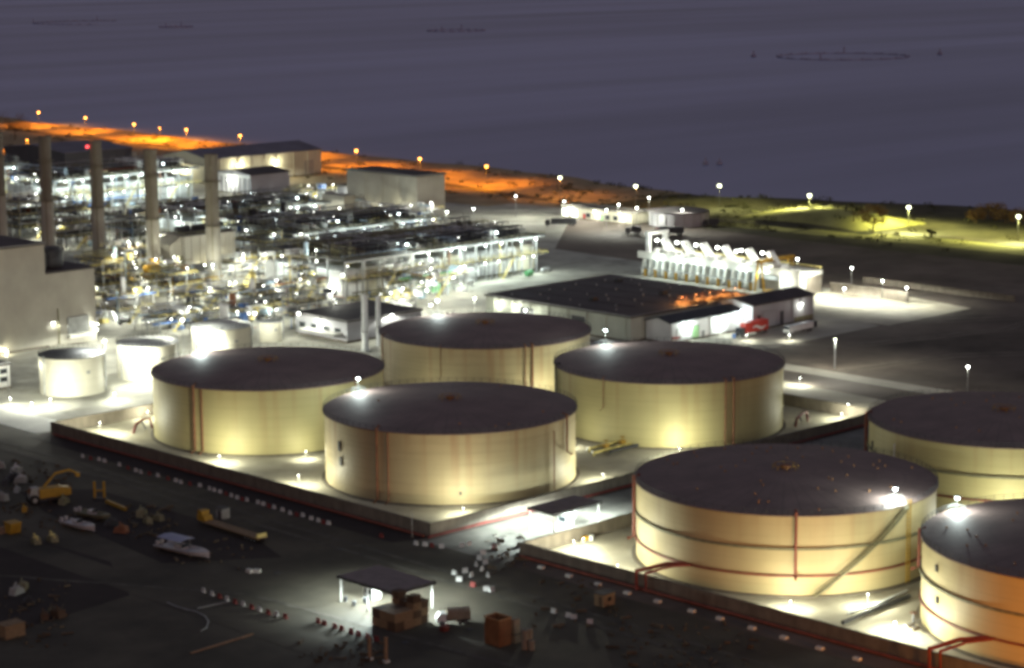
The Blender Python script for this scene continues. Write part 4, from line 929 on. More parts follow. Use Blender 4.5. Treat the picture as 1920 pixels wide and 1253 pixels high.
# boiler boxes (one per chimney)
for (u, v), lab in zip(((495, 686),), ('boxy beige boiler with a dark top between two chimney feet',)):
    t = thing('boiler', lab, 'boiler', (u, v, 0), 0, None)
    me = MB().box(-0.3, -0.3, 0, 0.3, 0.3, 5).mesh('leg', 'olive_steel')
    for x in (0.5, 12, 23):
        for y in (0.5, 13.5): put('leg', me, t, (x, y, 0))
    MB().box(0, 0, 5, 24, 14, 16).obj('casing', 'clad_beige', t); MB().box(-0.4, -0.4, 16.02, 24.4, 14.4, 16.5).obj('top', 'hall_roof', t)
    MB().extrude_y([(-5.5, 6), (-0.05, 5), (-0.05, 16), (-5.5, 13)], 2, 12).obj('duct', 'stack_pale', t)
    rails(t, -0.2, -0.2, 24.2, 14.2, 16.5, 'olive_steel')
    for x in range(3, 24, 4): MB().box(x, -0.3, 5.1, x+0.3, 0, 15.9).obj('stiffener', 'clad_beige', t)
    for k in range(3): vessel(t, (4+k*8, 7, 18.2), 6, 1.1, 'x', 'dark_steel', 'steam_drum')
    floodlight(t, 8, -1.4, 4.6, 'lens_white', 1500, WARM, dy=-1.5); floodlight(t, 18, -1.4, 4.6, 'lens_small', 1500, WARM, dy=-1.5)

# free-standing floodlight masts in and around the plant: (px, py of the lamp, height, label)
FM = [
 (330, 335, 9, 'floodlight mast before the cream shed end wall', 3500), (516, 309, 9, 'slim floodlight mast in front of the long cream shed wall', 3500), (472, 368, 10, 'floodlight mast at the foot of the ribbed store', 2500),
 (592, 369, 9, 'floodlight mast before the low pale store', 3000), (636, 391, 10, 'floodlight mast at the corner of the beige block annex', 3000), (594, 420, 12, 'floodlight over the second train next to its yellow railing', 2500),
 (714, 393, 9, 'floodlight mast before the tall beige block wall', 1500), (811, 412, 9, 'floodlight mast at the corner foot of the tall beige block', 3000), (780, 444, 17, 'bright floodlight at the edge of the first dark deck', 3000),
 (643, 516, 12, 'floodlight among the brown-grey racks over the road', 2500), (455, 486, 9, 'floodlight over the yellow-green pump bay', 2500), (544, 503, 10, 'floodlight between the pump bay and the dark pipe racks', 2500),
 (560, 588, 8, 'floodlight behind the low grey block roof', 2000), (735, 591, 7, 'small floodlight at the edge of the back cream tank', 2000), (808, 572, 8, 'very bright floodlight behind the back cream tank', 4500),
 (800, 545, 7, 'floodlight mast beside the white road under the first evaporator', 3500), (890, 560, 6, 'floodlight at the corner of the wide black roof', 3000),
 (838, 398, 8, 'bright floodlight at the edge of the beige block and open yard', 5000), (888, 392, 8, 'floodlight mast in the open yard beyond the beige block', 4000), (967, 368, 10, 'tall floodlight mast alone in the yard by the orange beach', 4500),
 (1058, 378, 8, 'floodlight mast behind the white site office end', 3000), (1137, 394, 8, 'floodlight over the site office middle', 3500), (1160, 384, 10, 'bright twin floodlight above the site office roof', 4500), (1194, 390, 9, 'floodlight at the office end near the round tank', 3500),
 (1217, 371, 12, 'tallest floodlight mast between office and round tank', 4500), (1279, 394, 8, 'small floodlight in front of the round tank wall', 2500), (300, 640, 5, 'low floodlight between small tanks and pump area', 2500),
 (181, 618, 6, 'floodlight at the stepped end of the tall beige building', 2500), (100, 606, 7.5, 'lamp post in front of the shuttered beige wall', 1800),
 (148, 309, 17, 'bright floodlight between the red-lamp chimney and its neighbour', 4000), (122, 312, 16, 'second bright floodlight above the rearmost evaporator train', 4000),
 (1597, 503, 8, 'lone floodlight mast beside the low grey wall past the intake', 3500), (1583, 541, 4, 'low floodlight on the bright sand behind the grey store', 8000), (1655, 527, 7, 'farther floodlight mast on the bright sand past the grey store', 8000),
 (1700, 540, 6, 'unlit-looking small mast at the end of the bright sand', 2500), (1815, 688, 7, 'small lamp on the dark plain above the tank behind the stair tank', 700),
 (196, 640, 14, 'added floodlight mast between the dark-rimmed and the second small white tank', 14000), (12, 660, 12, 'added floodlight mast at the photo edge by the pump house', 2500), (342, 600, 14, 'floodlight mast between the second and third small white tanks', 14000), (478, 588, 12, 'added floodlight mast over the squat smallest tank', 8000),  # masts labelled added brighten the small tanks and the ground around them
 (985, 582, 6, 'small lamp on the pier wall of the wide hall behind the back tank', 2500),
]
for px, py, z, lab, pw in FM:
    p = at(px, py, z); lamp_post((p.x, p.y), z+0.3, lab, 'floodlight', 'lens_white', WHITE, pw*1.15, 0.42, 0.3, 'floodlight masts around the plant', 'floodlight_mast', wing=1.6)
p = at(1565, 690); lamp_post((p.x, p.y), 9, 'tall pale lamp post beside the bright track at the bund end', 'street lamp', 'lens_lime', WHITE, 5000, 0.35, 0.4, material='white_steel', pole_r=0.2, wing=1.8)
# floodlights inside the bunds: (u, v, height, power, label, aim)
def near(cu, cv, rad, off, dist):
    a = bearing(cu, cv, off); return (cu+(rad+dist)*math.cos(a), cv+(rad+dist)*math.sin(a))
TF, TL, TR, TK, TB, TC, TD = (349.7, 379.7, 30), (350.3, 450.4, 30), (428.6, 380.1, 30), (428.9, 450.5, 30), (350.7, 278.7, 30.8), (430.8, 278.4, 30.8), (352.4, 208.0, 30.8)
BF = [
 (near(*TL, -19, 8.6), 2.2, 9500, 'low floodlight close to the wall of the twin-piped cream tank'), (near(*TL, 14, 6), 2.2, 2600, 'tiny floodlight on the floor between the two front cream tanks'),
 ((316, 478), 3.4, 17000, 'low floodlight in the bund corner next to the small white tanks'), ((336, 485), 2.2, 6000, 'low floodlight against the back bund wall by the small white tanks'),
 (near(*TF, -76, 7), 2.8, 8500, 'low floodlight at the flank of the rust-streaked tank, facing its neighbour'), (near(*TF, 76, 7), 2.0, 9000, 'low floodlight at the other flank of the rust-streaked tank by the valve pipes'),
 (near(*TF, 4, 8.2), 1.8, 7500, 'low floodlight in front of the rust-streaked tank at the wall corner'), (near(*TR, 4, 8.2), 2.2, 10500, 'low floodlight in front of the valve-side cream tank'), (near(*TR, -40, 9), 2.0, 2600, 'low floodlight by the yellow valve pipes'),
 (near(*TK, 30, 7), 2.4, 9000, 'low floodlight in front of the back cream tank'), (near(*TK, -25, 10), 2.4, 3000, 'low floodlight between the back cream tank and the twin-piped one'), ((464, 350), 1.8, 9000, 'low floodlight in the bund corner by the bent riser'),
 (near(*TB, -62, 7), 1.8, 6000, 'low floodlight at the flank of the stair tank inside the bund wall'), (near(*TB, 2, 7.9), 1.8, 8000, 'low floodlight in front of the stair tank by the bund wall'), (near(*TB, 24, 8.6), 2.8, 8000, 'low floodlight on the floor under the foot of the diagonal stair'),
 ((318, 308), 3.8, 17000, 'low floodlight in the long bund corner near the lit canopy'), ((325, 312), 2.2, 4000, 'low floodlight inside the long bund beside the yellow pump'), (near(*TC, 4, 9), 2.2, 15000, 'floodlight in front of the tank behind the stair tank'),
 (near(*TD, -70, 6), 1.8, 7000, 'low floodlight at the lit flank of the orange-lit tank'), ((319.5, 228), 3.6, 11000, 'low floodlight on the floor between stair tank and orange-lit tank'),
]
for i, ((u, v), hh, pw, lab) in enumerate(BF):
    lamp_post((u, v), hh, lab, 'floodlight', 'lens_small', (0.98, 1.0, 0.78), pw, 0.11, 0.2, 'low floodlights inside the tank bunds', 'bund_floodlight', pole_r=0.06)
for px, py, pw, lab in ((1590, 772, 16000, 'low floodlight on white ground outside the bund corner'), (1500, 722, 9000, 'low floodlight beside the bright track'), (60, 770, 5000, 'low floodlight on the lit road by the small tanks'), (20, 760, 4000, 'low floodlight at the photo edge on the lit road'),
                        (215, 752, 6000, 'low floodlight between the dark-rimmed small tank and the bund'), (95, 762, 24000, 'low floodlight close in front of the dark-rimmed small tank'), (272, 722, 16000, 'low floodlight before the second small white tank'), (400, 684, 22000, 'low floodlight before the third small white tank'), (1480, 640, 2500, 'low floodlight on the service yard by the white lorry'), (1400, 640, 3500, 'low floodlight before the red lorry')):
    p = at(px, py); lamp_post((p.x, p.y), 2.2, lab, 'floodlight', 'lens_small', (0.98, 1.0, 0.84), pw*0.8, 0.16, 0.2, 'low floodlights on the site roads', 'low_floodlight', pole_r=0.07)

# ------------------------------------------------------------------ sea-water intake
t = thing('intake_structure', 'long white floodlit seawater intake with yellow posts and pale bays', 'intake', (620, 488, 0))
Lk = 78
MB().box(0, 0, 6.6, 14, Lk, 8.2).obj('deck', 'pale_concrete', t)
MB().box(4.5, 0, 0.1, 13.5, Lk, 6.55).obj('back_wall', 'concrete', t)
me = MB().extrude_y([(0.4, 0), (4.4, 0), (4.4, 6.5), (1.8, 6.5)], -0.35, 0.35).mesh('buttress', 'pale_concrete')
for i in range(17): put('buttress', me, t, (0, 22+i*3.4, 0))
me = MB().box(0, 0, 0.3, 0.2, 2.4, 5.2).mesh('bay_panel', 'light_blue')
for i in range(16): put('bay_panel', me, t, (4.1, 22.6+i*3.4, 0.6))
me = MB().box(-0.45, -0.4, 0, 0.45, 0.4, 3.0).mesh('post', 'yellow_paint')
for i in range(11): put('post', me, t, (-1.2, 21+i*5.2, 0))
MB().box(-1.6, 19, 3.0, -0.8, 76, 3.3).obj('post_rail', 'grey_steel', t)
MB().box(0.2, 0, 0.1, 4.3, 9, 6.5).obj('end_block', 'pale_concrete', t); MB().box(1.5, 9.5, 4.4, 4.3, 19, 5.8).obj('gate_beam', 'grey_steel', t); MB().box(0.05, 2, 2.2, 0.19, 7, 3.4).obj('grille', 'grey_steel', t); MB().box(-0.1, -0.3, 8.22, 0.4, Lk, 9.3).obj('parapet', 'pale_concrete', t)
MB().tube([(13.6, 0.2, 9.3), (13.6, Lk-0.2, 9.3)], 0.22, 4).tube([(13.6, .2, 8.8), (13.6, Lk-.2, 8.8)], 0.12, 4).obj('handrail', 'pale_yellow', t)
for x in (1.5, 11): MB().box(x, 73.5, 8.2, x+1.3, 75.2, 15.5).obj('portal_leg', 'white_steel', t)
MB().box(1.0, 73.4, 15.5, 12.8, 75.3, 16.6).obj('portal_beam', 'white_steel', t)
for i, y in enumerate((67, 57, 47.5, 37, 25.5, 15.5)):
    f = t
    MB().extrude_x([(y-3.6, 8.2), (y-1.2, 8.2), (y+3.3, 13.6), (y+1.6, 14.4)], 4.2, 6.8).obj('trash_rake', 'white_steel', t)
    MB().box(4.0, y-4.2, 8.21, 8.5, y-0.5, 9.8).obj('rake_motor', 'white_steel', t)
    MB().box(3.5, y+4, 8.21, 6, y+6, 10.2).obj('control_box', 'white_steel', t)
    floodlight(t, 2.6, y+3.4, 14.0, 'lens_white', 2600, WHITE, 0.55, mast=5.7)
    light(t, (-2.6, y, 6.2), 1800, COOL, 0.3)
    if i < 5: light(t, (7.5, y-6, 12.5), 2200, WHITE, 0.3)
floodlight(t, 3, 31.5, 13.4, 'lens_white', 2500, WHITE, 0.55, mast=5.2); floodlight(t, 3, 3, 13.2, 'lens_white', 2600, WHITE, 0.5, mast=5.0)
light(t, (-3, 6, 5), 2500, WHITE, 0.3); light(t, (6, -4, 6), 5000, WHITE, 0.3)
t = thing('gantry_crane', 'yellow gantry crane standing across the white intake', 'crane', (619.2, 504, 0))
for x in (-1.6, 16):
    for y in (-2.2, 2.2): MB().tube([(x, y, 0.1), (x, y*0.35, 10.8)], 0.42, 4).obj('leg', 'yellow_paint', t)
MB().box(-2.6, -0.9, 10.8, 17.5, 0.9, 12.0).obj('beam', 'yellow_paint', t); MB().box(4, -1.1, 9.7, 6.4, 1.1, 10.75).obj('trolley', 'grey_steel', t)
t = thing('yellow_skip', 'small yellow skip near the foot of the gantry crane', 'skip', tuple(at(1440, 553)))
MB().extrude_y([(-1.3, 0.2), (1.3, 0.2), (1.9, 1.7), (-1.9, 1.7)], -1.2, 1.2).obj('tub', 'yellow_paint', t); MB().box(-1.4, -1.0, 0, 1.4, 1.0, 0.2).obj('base', 'dark_steel', t)
# low wall past the intake
t = thing('low_wall', 'low grey wall running from the intake end into the dark plain', 'wall', (636, 452, 0))
MB().box(0, 0, 0, 0.5, 34, 3.4).obj('wall', 'concrete', t); MB().box(-0.1, -0.1, 3.4, 0.6, 34.1, 3.6).obj('coping', 'concrete', t)
tag(MB().box(0, 0, 0, 0.4, 66, 2.2).obj('boundary_wall', 'concrete', None, (662, 425, 0)), 'faint long boundary wall beyond the low grey wall on the dark plain', 'wall')
# ------------------------------------------------------------------ gate canopies
def canopy(label, u0, v0, du, dv, h, cols_, tubes, power, booth=None):
    t = thing('gate_canopy', label, 'canopy', (u0, v0, 0))
    MB().box(0, 0, h, du, dv, h+0.35).obj('roof', 'canopy_roof', t); MB().box(-0.08, -0.08, h-0.15, du+0.08, 0, h+0.42).box(-0.08, 0, h-0.15, 0, dv, h+0.42).obj('fascia', 'dark_steel', t)
    for x in (0.5, du-0.5):
        for y in ((0.5, dv-0.5) if cols_ == 4 else (0.5, dv/2, dv-0.5)): MB().tube([(x, y, 0), (x, y, h)], 0.16, 8).obj('column', 'white_steel', t)
    for i in range(tubes):
        y = dv*(i+0.5)/tubes; f = MB().box(du*0.2, y-0.12, h-0.12, du*0.8, y+0.12, h-0.01).obj('light_fitting', 'grey_steel', t)
        MB().box(du*0.2, y-0.1, h-0.2, du*0.8, y+0.1, h-0.121).obj('tube_lamp', 'lens_tube', f); light(t, (du*0.5, y, h-0.6), power, COOL, 0.4, wing=1.5)
    if booth:
        x, y = booth; MB().box(x, y, 0, x+2.2, y+2.6, 2.6).obj('booth', 'white_steel', t); MB().box(x-0.03, y+0.3, 1.1, x, y+2.3, 2.1).obj('booth_window', 'glass_dark', t); MB().box(x-0.15, y-0.15, 2.61, x+2.35, y+2.75, 2.75).obj('booth_roof', 'grey_steel', t)
    return t
canopy('flat-roofed gate canopy over a white-lit checkpoint in the dark yard', 263.8, 302.6, 10.6, 16.8, 4.9, 6, 5, 3400, (5.2, 12.5))
canopy('small lit gate canopy at the service road mouth between the two bunds', 326.5, 322.2, 15, 8.2, 4.9, 4, 3, 11000, (8, 4))
for i, (px, py, lab) in enumerate(((648, 1128, 'rubbish bin at the canopy edge, closest to the barrier row'), (664, 1136, 'rubbish bin in the middle of the lit checkpoint floor'), (684, 1130, 'rubbish bin deepest under the checkpoint canopy'))):
    c = at(px, py); t = thing('bin', lab, 'bin', tuple(c), 0, 'bins under the checkpoint canopy')
    MB().lathe([(0.34, 0.02), (0.42, 0.95), (0.44, 1.0), (0.3, 1.05), (0.01, 1.1)], 12).obj('body', 'dark_steel', t); MB().tube([(-0.3, 0, 0.85), (-0.55, 0, 0.95), (-0.3, 0, 1.02)], 0.04, 5).obj('handle', 'grey_steel', t)
t = thing('yellow_pump', 'small yellow pump on white-lit ground in the long bund corner', 'pump', tuple(at(1100, 1016)))
MB().box(-1.4, -0.7, 0, 1.4, 0.7, 0.25).obj('skid', 'grey_steel', t); MB().tube([(-1.0, 0, 0.8), (0.5, 0, 0.8)], 0.55, 12).obj('motor', 'yellow_paint', t); MB().lathe([(0.8, 0.3), (0.8, 1.2), (0.01, 1.3)], 12, cx=0.9).obj('casing', 'white_steel', t)

# ------------------------------------------------------------------ barriers
def barrier_mesh(mt):
    return MB().extrude_y([(-0.36, 0), (0.36, 0), (0.36, 0.22), (0.17, 0.5), (0.12, 1.15), (-0.12, 1.15), (-0.17, 0.5), (-0.36, 0.22)], -0.75, 0.75).mesh('barrier', mt)
BW, BR = barrier_mesh('barrier_white'), barrier_mesh('barrier_red')
def barrier(p, rz, red, label, group, s=1.0):
    o = put('barrier', BR if red else BW, None, (p[0], p[1], 0.03), rz, (s*0.74, s*0.74, s*0.8)); tag(o, label, 'barrier', group)
wx = [(155, 853), (186, 859), (196, 862), (224, 869), (255, 880), (264, 883), (296, 889), (330, 899), (339, 902), (375, 908), (393, 914), (402, 917), (413, 920), (434, 927), (445, 931), (463, 935), (484, 940), (494, 943), (514, 949), (530, 954), (544, 960), (568, 964), (584, 970), (597, 974), (616, 979)]
for i, (x, y) in enumerate(wx):
    barrier(at(x, y+5), R(4)*((i*7) % 5-2), False, f'white barrier in the row before the dark bund wall, {ORD[i]} from the lit road', 'barriers along the dark bund wall', 0.95)
rx = [(170, 857), (240, 875), (280, 886), (315, 895), (356, 905), (424, 924), (454, 934), (504, 947), (556, 963), (606, 977), (715, 1003), (810, 1021)]
for i, (x, y) in enumerate(rx):
    barrier(at(x, y+5), R(3)*((i*5) % 5-2), True, f'dark red barrier among the white ones along the bund wall, {ORD[i]} from the lit road', 'red barriers along the dark bund wall', 0.95)
for i, (x, y) in enumerate(((780, 1022), (797, 1024), (828, 1028), (866, 1026), (880, 1023))):
    barrier(at(x, y), R(20*i), False, f'white barrier at the front bund corner, {ORD[i]} along towards the lit service road', 'white barriers at the front bund corner', 0.95)
row2 = [(382, 1107), (398, 1113), (426, 1122), (456, 1132), (487, 1142), (519, 1151)]
for i, (x, y) in enumerate(row2): barrier(at(x, y+4), R(8)*((i*3) % 3-1), False, f'white barrier in the yard row leading to the checkpoint, {ORD[i]} from the dark dirt', 'white barriers of the yard row', 0.95)
row2r = [(412, 1118), (441, 1128), (472, 1138), (503, 1148), (535, 1156), (597, 1164), (608, 1168), (628, 1174), (641, 1178), (659, 1184), (672, 1188), (690, 1193), (706, 1198)]
for i, (x, y) in enumerate(row2r): barrier(at(x, y+4), R(6)*((i*3) % 3-1), True, f'dark red barrier in the yard row before the checkpoint, {ORD[i]} from the dark dirt', 'red barriers of the yard row', 1.0)
dump = [(852, 1078), (861, 1090), (872, 1074), (884, 1082), (893, 1062), (899, 1050), (906, 1040), (910, 1058), (904, 1070), (915, 1082), (887, 1100), (912, 1108), (922, 1110), (925, 1030), (930, 1028)]
for i, (x, y) in enumerate(dump): barrier(at(x, y), R(37*i), i in (10, 13), f'{"red" if i in (10, 13) else "white"} barrier of the jumbled heap beyond the checkpoint canopy, {ORD[i]} by distance from its roof', 'jumbled barriers beyond the checkpoint', 1.05)
for i, (x, y) in enumerate(((1038, 1150), (1066, 1158), (1076, 1161), (1106, 1170))): barrier(at(x, y), R(15*i), False, f'white barrier on the dark verge near the tan cabin, {ORD[i]} counted towards it', 'white barriers by the tan cabin')
me = MB().extrude_y([(-0.5, 0), (0.5, 0), (0.42, 0.5), (-0.42, 0.5)], -0.7, 0.7).mesh('marker_stone', 'pale_concrete')
for i, (x, y) in enumerate(((1015, 1066), (1067, 1082), (1121, 1098), (1176, 1114), (1233, 1130), (1297, 1148), (1350, 1162), (1410, 1180), (1470, 1198), (1537, 1218), (1607, 1238))):
    c = at(x, y); o = put('marker_stone', me, None, (c.x, c.y, 0.03)); tag(o, f'pale marker stone along the long bund wall, {ORD[i]} from the lit canopy', 'marker stone', 'marker stones along the long bund wall')
for px, py in ((475, 1074),):
    for k in (0, 1): c = at(px-7+14*k, py); o = put('concrete_block', me, None, (c.x, c.y, 0.05), R(30*k), (1, 1, 1.4)); tag(o, ('pale concrete block alone by the trailer dirt', 'pale concrete block touching its twin, closer to the checkpoint')[k], 'block', 'two pale blocks on the yard')

# ------------------------------------------------------------------ vehicles and yard things
def wheel(t, x, y, r, w=0.35):
    o = MB().tube([(x, y-w/2, r), (x, y+w/2, r)], r, 14).obj('wheel', 'rubber', t); MB().tube([(x, y-w/2-0.02, r), (x, y+w/2+0.02, r)], r*0.5, 10).obj('rim', 'grey_steel', o); return o
def lorry(name, label, pos, rz, length, body_m, cab_m, hb=2.7, cat='lorry', flat=False, group=None, band=None):
    """cab looks towards -x; local x runs along the vehicle"""
    t = thing(name, label, cat, (pos[0], pos[1], 0.05), rz, group); w = 1.25
    MB().box(0, -0.5, 0.75, length, 0.5, 1.0).obj('chassis', 'dark_steel', t)
    c = MB().extrude_y([(0, 0.6), (2.2, 0.6), (2.2, 2.9), (0.5, 2.9), (0, 1.9)], -w, w).obj('cab', cab_m, t)
    MB().extrude_y([(-0.02, 1.95), (0.46, 2.75), (0.42, 2.78), (-0.06, 1.97)], -w+0.15, w-0.15).obj('windscreen', 'glass_dark', c)
    for y in (-w+0.25, w-0.45): MB().box(-0.06, y, 0.8, 0, y+0.25, 1.0).obj('headlight', 'white_steel', t)
    if flat: MB().box(2.5, -w, 1.0, length, w, 1.25).box(2.5, -w, 1.25, 2.65, w, 2.2).obj('bed', body_m, t)
    else:
        b = MB().box(2.6, -w, 1.05, length, w, 1.05+hb).obj('box_body', body_m, t)
        if band:
            n = 24; k = MB(); pts = []
            for i in range(n+1): f = i/n; pts.append((length*0.42+(length*0.5)*f, 2.35+0.42*math.sin(f*PI*2.2), 0.32*(0.35+math.sin(f*PI))))
            for i in range(n):
                (xa, za, ha), (xb, zb, hb_) = pts[i], pts[i+1]; q = len(k.v)
                k.v += [(xa, -w-0.03, za-ha), (xb, -w-0.03, zb-hb_), (xb, -w-0.03, zb+hb_), (xa, -w-0.03, za+ha)]; k.f.append((q, q+1, q+2, q+3))
            k.obj('wave_mark', band, b)
        MB().box(length-0.03, -w+0.1, 1.2, length+0.04, w-0.1, hb+0.9).obj('rear_door', body_m, b)
    for x in (1.0, length-1.3, length-2.6):
        for y in (-w+0.1, w-0.1): wheel(t, x, y, 0.5)
    return t
p = Vector((541.0, 450.2, 0))
lorry('lorry', 'red box lorry with a pale wave mark parked before the grey store', (p.x, p.y), R(0), 14.0, 'bright_red', 'dark_steel', 3.3, band='barrier_white')
p = at(1474, 629)
t = lorry('lorry', 'long white lorry with a dark end parked past the grey store doors', (p.x, p.y), R(2), 13.2, 'white_steel', 'white_steel', 1.9); MB().box(13.3, -1.25, 0.9, 15.2, 1.25, 2.9).obj('dark_unit', 'dark_steel', t)
t = thing('blue_drum', 'small blue drum on the bright yard in front of the red lorry', 'drum', tuple(at(1376, 634))); MB().lathe([(0.55, 0.02), (0.55, 1.3), (0.01, 1.35)], 12).obj('body', 'blue_paint', t); MB().lathe([(0.55, 0.6), (0.6, 0.65), (0.55, 0.7)], 12).obj('band', 'blue_paint', t)
for px, py, L_, lab, mt in ((1022, 424, 14, 'dark blue container lorry beneath the white office end', 'dark_steel'), (1172, 439, 7, 'small dark van before the site office, on its own', 'dark_steel'), (1226, 441, 13, 'dark lorry with a red end in front of the round tank', 'dark_steel'), (1318, 425, 7, 'dark van parked past the round tank', 'dark_steel')):
    p = at(px, py); lorry('lorry', lab, (p.x, p.y), R(-44), L_, mt, 'red_paint' if 'red end' in lab else 'dark_steel', 2.4, group='dark lorries by the site office')
# crate stacks and covered truck near the checkpoint
def crate(pos, s, mt, label, group):
    t = thing('crate', label, 'crate', pos, 0, group); x, y, z = s
    MB().box(0, 0, 0.12, x, y, z).obj('body', mt, t); b = MB()
    for i in range(4): b.box(-0.05, i*(y-0.2)/3, 0.12, -0.003, i*(y-0.2)/3+0.2, z); b.box(i*(x-0.2)/3, -0.05, 0.12, i*(x-0.2)/3+0.2, -0.003, z)
    b.box(-0.06, -0.06, z, x+0.05, y+0.05, z+0.1); b.obj('batten', mt, t)
    MB().box(0, 0, 0, x, 0.2, 0.115).box(0, y-0.2, 0, x, y, 0.115).obj('pallet_foot', mt, t)
c = at(741, 1187)
G1 = 'wooden crates stacked by the checkpoint canopy'
for i in range(2):
    for j in range(3):
        for k in range(2):
            crate((c.x+i*2.3, c.y+j*2.2, 0.05+k*1.75), (2.2, 2.1, 1.65), 'tan_crate' if (i+j+k) % 3 else 'dark_crate', f'tan slatted crate in the low pile, {("lower","upper")[k]} layer, {ORD[i*3+j]} from its lit corner', G1)
for i, (du, dv, n) in enumerate(((4.9, 0.3, 4), (4.9, 2.4, 3), (4.8, 4.4, 4), (7.0, 0.6, 3))):
    for k in range(n): crate((c.x+du, c.y+dv, 0.05+k*1.45), (1.9, 1.9, 1.35), 'dark_crate' if (i+k) % 2 else 'tan_crate', f'brown crate in the {ORD[i]} tall column behind the low pile, {ORD[k]} from the ground', G1)
p = at(800, 1172)
t = thing('covered_truck', 'small truck with a tan tarpaulin cover parked by the tall crate columns', 'truck', (p.x+1.5, p.y-1.0, 0.05), R(-35))
MB().box(0, -0.5, 0.6, 6.4, 0.5, 0.85).obj('chassis', 'dark_steel', t)
MB().extrude_y([(0, 0.5), (1.8, 0.5), (1.8, 2.2), (0.6, 2.2), (0, 1.4)], -1.0, 1.0).obj('cab', 'white_steel', t)
MB().extrude_x([(-1.1, 1.0), (1.1, 1.0), (1.1, 2.5), (0.7, 2.95), (-0.7, 2.95), (-1.1, 2.5)], 2.0, 6.4).obj('tarpaulin', 'tarp', t); MB().box(2.0, -1.1, 0.86, 6.4, 1.1, 0.99).obj('bed', 'dark_steel', t)
for x in (0.9, 4.4, 5.4):
    for y in (-0.9, 0.9): wheel(t, x, y, 0.42)
for y in (-0.95, 0.7): MB().box(6.42, y, 0.75, 6.5, y+0.25, 0.95).obj('tail_light', 'bright_red', t)
p = at(857, 1166); crate((p.x, p.y, 0.05), (1.2, 1.2, 1.5), 'orange_rim', 'small bright orange crate beside the tarpaulin truck', None)
p = at(832, 1186); crate((p.x, p.y, 0.05), (1.4, 1.0, 0.9), 'red_paint', 'small red crate at the rear wheels of the tarpaulin truck', None)
p = at(938, 1214)
t = thing('open_container', 'tall brown open-topped container with an orange rim', 'container', (p.x-0.5, p.y-0.3, 0.05))
W_, D_, H_ = 3.0, 3.9, 5.0
for (x0, y0, x1, y1) in ((0, 0, W_, 0.12), (0, D_-0.12, W_, D_), (0, 0.125, 0.12, D_-0.125), (W_-0.12, 0.125, W_, D_-0.125)): MB().box(x0, y0, 0.1, x1, y1, H_).obj('side', 'orange_box', t)
MB().box(0, 0, 0, W_, D_, 0.1).obj('floor', 'dark_crate', t)
MB().tube([(0, 0, H_+0.1), (W_, 0, H_+0.1), (W_, D_, H_+0.1), (0, D_, H_+0.1), (0, 0, H_+0.1)], 0.16, 4).obj('rim', 'orange_rim', t)
b = MB()
for i in range(6): b.box(-0.08, 0.2+i*0.68, 0.2, -0.003, 0.36+i*0.68, H_-0.1); b.box(0.2+i*0.5, -0.08, 0.2, 0.34+i*0.5, -0.003, H_-0.1)
b.obj('rib', 'orange_box', t)
p = at(966, 1208); t = thing('panel_stack', 'tall pale panel bundle leaning beside the brown open container', 'panels', (p.x, p.y, 0.05)); MB().extrude_x([(0, 0), (1.0, 0), (1.3, 4.4), (0.3, 4.4)], 0, 1.5).obj('panels', 'tarp', t); MB().box(-0.05, -0.1, 1.6, 1.55, 1.25, 1.75).obj('strap', 'dark_steel', t)
for i, (dx, dy, k) in enumerate(((0, 0, 0), (1.3, 0.2, 0), (0.6, -1.1, 0), (0.2, 0.1, 1), (1.3, 0.1, 1))):
    p = at(984, 1218); t = thing('pale_drum', f'pale plastic drum beside the brown container, {("lower","upper")[k]} layer, {ORD[i]} of its heap', 'drum', (p.x+dx, p.y+dy, 0.05+k*1.8), 0, 'pale drums by the brown container')
    MB().lathe([(0.6, 0.02), (0.62, 0.5), (0.66, 0.55), (0.62, 0.6), (0.62, 1.2), (0.66, 1.25), (0.6, 1.3), (0.6, 1.75), (0.01, 1.78)], 16).obj('body', 'tarp', t); MB().lathe([(0.2, 1.76), (0.2, 1.84), (0.01, 1.85)], 8).obj('cap', 'dark_steel', t)
p = at(1131, 1138); t = thing('cabin', 'small tan site cabin on the dark verge below the long bund wall', 'cabin', (p.x-1, p.y-1, 0.05)); MB().box(0, 0, 0.2, 3.2, 2.4, 2.6).obj('body', 'tan_crate', t); MB().box(-0.15, -0.15, 2.61, 3.35, 2.55, 2.8).obj('roof', 'hall_roof', t)
MB().box(-0.04, 0.4, 0.3, 0, 1.2, 2.2).obj('door', 'dark_crate', t); MB().box(1.2, -0.04, 1.2, 2.2, 0, 2.0).obj('window', 'glass_dark', t)
# tan gate posts by the road edge
for i, (px, py, hh, lab) in enumerate(((693, 1238, 4.0, 'shorter tan gate post at the lower road edge'), (724, 1243, 4.6, 'taller tan gate post with a pale foot at the lower road edge'))):
    p = at(px, py); t = thing('gate_post', lab, 'post', tuple(p)); MB().box(-0.22, -0.22, 0, 0.22, 0.22, hh).obj('post', 'timber', t); MB().box(-0.5, -0.5, 0, 0.5, 0.5, 0.5).obj('footing', 'pale_concrete', t); MB().box(-0.3, -0.3, hh, 0.3, 0.3, hh+0.15).obj('cap', 'timber', t)
# kerb wall edge; the orange light on it is put into its tan colour
a_, b_ = at(358, 1226), at(475, 1190)
o = MB().tube([a_, b_], 0.35, 4).obj('kerb', 'timber'); tag(o, 'low kerb edge in orange-lit tan slanting across the lower yard', 'kerb')
